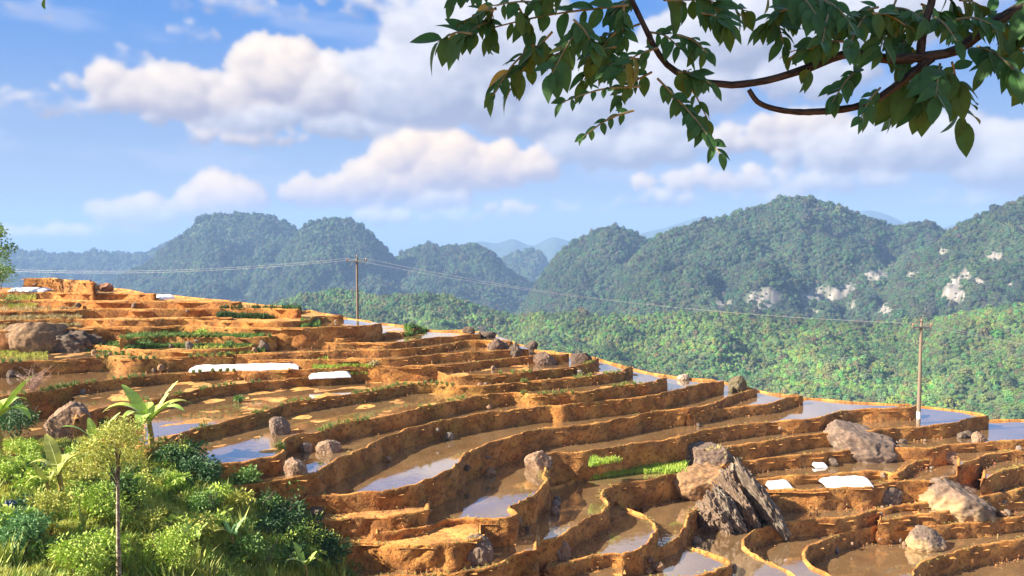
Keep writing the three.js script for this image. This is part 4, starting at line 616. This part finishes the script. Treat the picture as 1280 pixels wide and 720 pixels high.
{ // crumpled dark blue sheet on the bank
  const p = onBank(12, 640), pos = [], idx = [], n = 22; for (let j = 0; j <= n; j++) for (let i = 0; i <= n; i++) { const u = i / n * 2 - 1, v = j / n * 2 - 1, e = Math.max(0, 1 - u * u * .8) * Math.max(0, 1 - v * v * .8); pos.push(u * .42, .05 + e * .36 * (1 + .7 * fbm2(u * 2.2 + 5, v * 2.2, 3)) - .1, v * .3); }
  for (let j = 0; j < n; j++) for (let i = 0; i < n; i++) { const a = j * (n + 1) + i; idx.push(a, a + n + 1, a + 1, a + 1, a + n + 1, a + n + 2); }
  const m = mesh('plastic_sheet', geo(pos, idx), new THREE.MeshPhysicalMaterial({ color: new THREE.Color(.02, .05, .12), roughness: .4, side: THREE.DoubleSide })); m.position.copy(p); tag(m, 'crumpled dark blue plastic sheet on the grassy bank', 'plastic sheet');
}
// ---------------------------------------------------------------- the tree over the camera: limbs, twigs and hanging leaflets
function leaflet(seed, pal, w) { const r = rng(seed), nu = 7, pos = [], col = [], uvv = [], c = toneOf(pal, r()), bend = .25 + .5 * r(), twist = (r() - .5) * .7; const row = []; for (let i = 0; i <= nu; i++) { const t = i / nu, wd = w * Math.pow(Math.sin(Math.PI * Math.pow(t, .82)), .85) * (t > .8 ? 1 - (t - .8) * 1.6 : 1), x = t, y = -bend * t * t * .5, a = twist * t; row.push([[x, y + wd * .28 * Math.cos(a), wd], [x, y, 0], [x, y + wd * .28, -wd]]); }
  for (let i = 0; i < nu; i++) for (let s = 0; s < 2; s++) { const A = row[i][s], B = row[i][s + 1], C = row[i + 1][s], E = row[i + 1][s + 1], k = .9 + .2 * r(); for (const q of [A, C, B, B, C, E]) { pos.push(...q); col.push(...c.map((v) => v * k)); } }
  const g = mergeVertices(geo(pos, null, null, col)); g.computeVertexNormals(); return g; }
{
  const DB = 2.5, g = base('overhanging_tree', new THREE.Vector3(3.6, -1.75, -2.4)); tag(g, 'leafy tree branch hanging over the view from above', 'tree');
  const at = (x, y, d = DB) => dep(x, y, d).sub(g.position), r = rng(800);
  const bark = new THREE.MeshStandardMaterial({ map: M.bark.map, bumpMap: rockBump, bumpScale: .006, roughness: .95, color: new THREE.Color(.3, .27, .26) });
  mesh('trunk', limb([[0, -.4, 0], [.05, 1.4, .05], [-.05, 2.6, 0], [.1, 4.2, .2]], .19, .10, 14), bark, g);
  mesh('limb', limb([new THREE.Vector3(-.02, 2.35, 0), at(1400, -70, 2.45), at(1290, 0), at(1240, 30), at(1195, 63), at(1150, 71), at(1110, 74), at(1062, 67), at(1010, 85), at(960, 100), at(912, 106), at(868, 99), at(838, 85), at(820, 62), at(806, 34), at(790, 0), at(770, -50)], .032, .007, 10), bark, g);
  mesh('limb', limb([at(1165, 72), at(1130, 100), at(1090, 127), at(1050, 137), at(985, 139), at(948, 128), at(936, 112)], .014, .008, 8), bark, g);
  mesh('limb', limb([new THREE.Vector3(0, 2.9, 0), at(1280, -160, 2.7), at(1000, -190, 2.6), at(600, -170, 2.5), at(250, -120, 2.3), at(60, -70, 2.2), at(52, -25, 2.2)], .05, .006, 8), bark, g);
  mesh('limb', limb([at(1150, 70), at(1155, 35), at(1165, 0), at(1175, -60)], .014, .01, 8), bark, g);
  const extra = []; const GL = [0, 1, 2, 3, 4, 5, 6, 7].map((k) => leaflet(820 + k, [[.022, .10, .012], [.05, .16, .022]], .20 + .03 * (k % 4))), YL = [leaflet(840, [[.13, .17, .02], [.2, .22, .03]], .22), leaflet(841, [[.42, .26, .03], [.5, .32, .04]], .22)];
  let count = 0; const X = new THREE.Vector3(), Y = new THREE.Vector3(), Z = new THREE.Vector3(), MT = new THREE.Matrix4();
  function leafAt(p, dir, len, tw) { X.copy(dir).normalize(); Y.set(r() - .5, .5 + .6 * r(), .5 + r() * .8 ).normalize(); Z.crossVectors(X, Y).normalize(); Y.crossVectors(Z, X); const q = r(); if (count >= 296) { MT.makeBasis(X, Y, Z).setPosition(p).scale(new THREE.Vector3(len, len, len)); extra.push(GL[Math.floor(r() * 8)].clone().applyMatrix4(MT)); return; } const m = mesh('leaf', q < .035 ? YL[0] : q < .045 ? YL[1] : GL[Math.floor(r() * 8)], M.leaf, tw); MT.makeBasis(X, Y, Z); m.quaternion.setFromRotationMatrix(MT); m.position.copy(p); m.scale.setScalar(len); count++; }
  // twig from survey point to survey point, with pairs of hanging leaflets
  function twig(x0, y0, x1, y1, n, px, bow = 6, d = DB) { n = Math.round(n * 1.6);
    const d0 = d + (r() - .5) * .25, d1 = d + (r() - .5) * .45, a = at(x0, y0, d0), b = at(x1, y1, d1), mid = at((x0 + x1) / 2, (y0 + y1) / 2 - bow, (d0 + d1) / 2); const tw = mesh('twig', limb([a, mid, b], .004, .0018, 5), M.stalk, g);
    const c = new THREE.CatmullRomCurve3([a, mid, b]); for (let k = 0; k < n; k++) { const t = n === 1 ? 1 : clamp(.08 + .92 * (k + .5 * (r() - .5)) / (n - 1)), p = c.getPointAt(t), tan = c.getTangentAt(t), s = k % 2 ? 1 : -1; const last = k === n - 1; const dir = tan.clone().multiplyScalar(last ? 1 : .45 + .3 * r()).add(new THREE.Vector3(-tan.y * s, tan.x * s, 0).multiplyScalar(last ? .1 : .55 + .3 * r())).add(new THREE.Vector3(0, -.15 - .5 * r(), (r() - .5) * 1.1)).add(new THREE.Vector3(r() - .5, r() - .5, r() - .5).multiplyScalar(.7)); leafAt(p, dir, px / F * d1 * (.44 + .44 * r()), tw); }
  }
  for (const a of [
    [786, 6, 572, 46, 11, 44], [590, 42, 548, 52, 5, 62], [700, 8, 610, 8, 6, 42], [800, 30, 622, 104, 12, 42], [690, 40, 640, 110, 7, 46], [660, 62, 616, 120, 6, 44], [730, 30, 690, 92, 8, 46], [770, 40, 730, 100, 8, 42],
    [800, 108, 702, 128, 9, 25], [792, 138, 728, 172, 6, 26], [815, 90, 770, 128, 7, 32], [822, 98, 900, 192, 12, 34], [838, 120, 884, 168, 8, 34], [822, 60, 770, 90, 7, 40], [850, 95, 885, 150, 6, 36], [810, 40, 850, 60, 6, 40],
    [830, 0, 935, 14, 10, 52], [870, -10, 905, 30, 5, 55], [955, -14, 1000, 10, 7, 58], [990, -10, 1020, 18, 5, 50], [1056, 28, 988, 72, 10, 34], [1010, 86, 1006, 100, 3, 34], [1060, 20, 1030, 44, 7, 40],
    [1090, 10, 1060, 60, 8, 42], [1120, 0, 1100, 62, 9, 44], [1160, 10, 1120, 52, 9, 46], [1180, -10, 1210, 40, 9, 46], [1200, 0, 1240, 20, 7, 46], [1078, 82, 1040, 128, 8, 40], [1100, 110, 1075, 150, 6, 36],
    [1190, 78, 1203, 150, 9, 60], [1160, 82, 1150, 130, 8, 62], [1130, 100, 1110, 140, 6, 60], [1175, 80, 1170, 122, 7, 58], [1222, 58, 1268, 88, 8, 60], [1240, 30, 1262, 56, 5, 50], [1275, 60, 1300, 90, 5, 60], [1140, 60, 1130, 80, 6, 52], [56, -22, 57, -4, 2, 26],
  ]) twig(...a);
  for (let k = 0; k < 34; k++) { const c3 = r(), s = c3 < .45, x = s ? lerp(600, 850, r()) : c3 < .62 ? lerp(850, 1060, r()) : lerp(1040, 1270, r()), y = s ? lerp(-10, lerp(40, 110, (x - 600) / 250), r()) : c3 < .62 ? lerp(-15, 22, r()) : lerp(-10, 60, r()), a = r() * 3.1; twig(x, y, x + Math.cos(a) * 45, y + Math.sin(a) * 40, 8, 36, 5); }
  for (let k = 0; k < 16; k++) { const x = lerp(1290, 1480, r()), y = lerp(-60, 40, r()), a = r() * 3.1; twig(x, y, x + Math.cos(a) * 50, y + Math.sin(a) * 45, 7, 46, 5); }
  const em = mesh('small_leaves', mergeGeometries(extra), M.leaf, g); em.userData.kind = 'stuff';
  // rest of the crown, above the view, then unseen clumps added sunward to shade the leaves
  const o = {}; for (let k = 0; k < 26; k++) { const x = lerp(-2.8, 4.6, r()), z = lerp(-4.2, 2.6, r()), c = new THREE.Vector3(x, lerp(1.9, 3.6, r()) + .42 * Math.max(0, -z - 1.2), z).sub(g.position); leaves(900 + k, 170, [.75, .35, .75], .12, [[.018, .068, .012], [.04, .115, .02]], { centre: c.toArray(), out: o, core: .1, hang: .5 }); }
  for (let k = 0; k < 46; k++) { const c = dep(lerp(560, 1290, r()), lerp(-20, 150, r()), 2.2 + .7 * r()).addScaledVector(SUN, 1.7 + 2.0 * r()).sub(g.position); leaves(960 + k, 150, [.5, .3, .5], .12, [[.018, .068, .012], [.04, .115, .02]], { centre: c.toArray(), out: o, core: .1, hang: .5 }); }
  const cr = mesh('upper_and_shading_foliage', leafGeo(o), M.leaf, g); cr.userData.kind = 'stuff';
}

renderer.render(scene, camera);
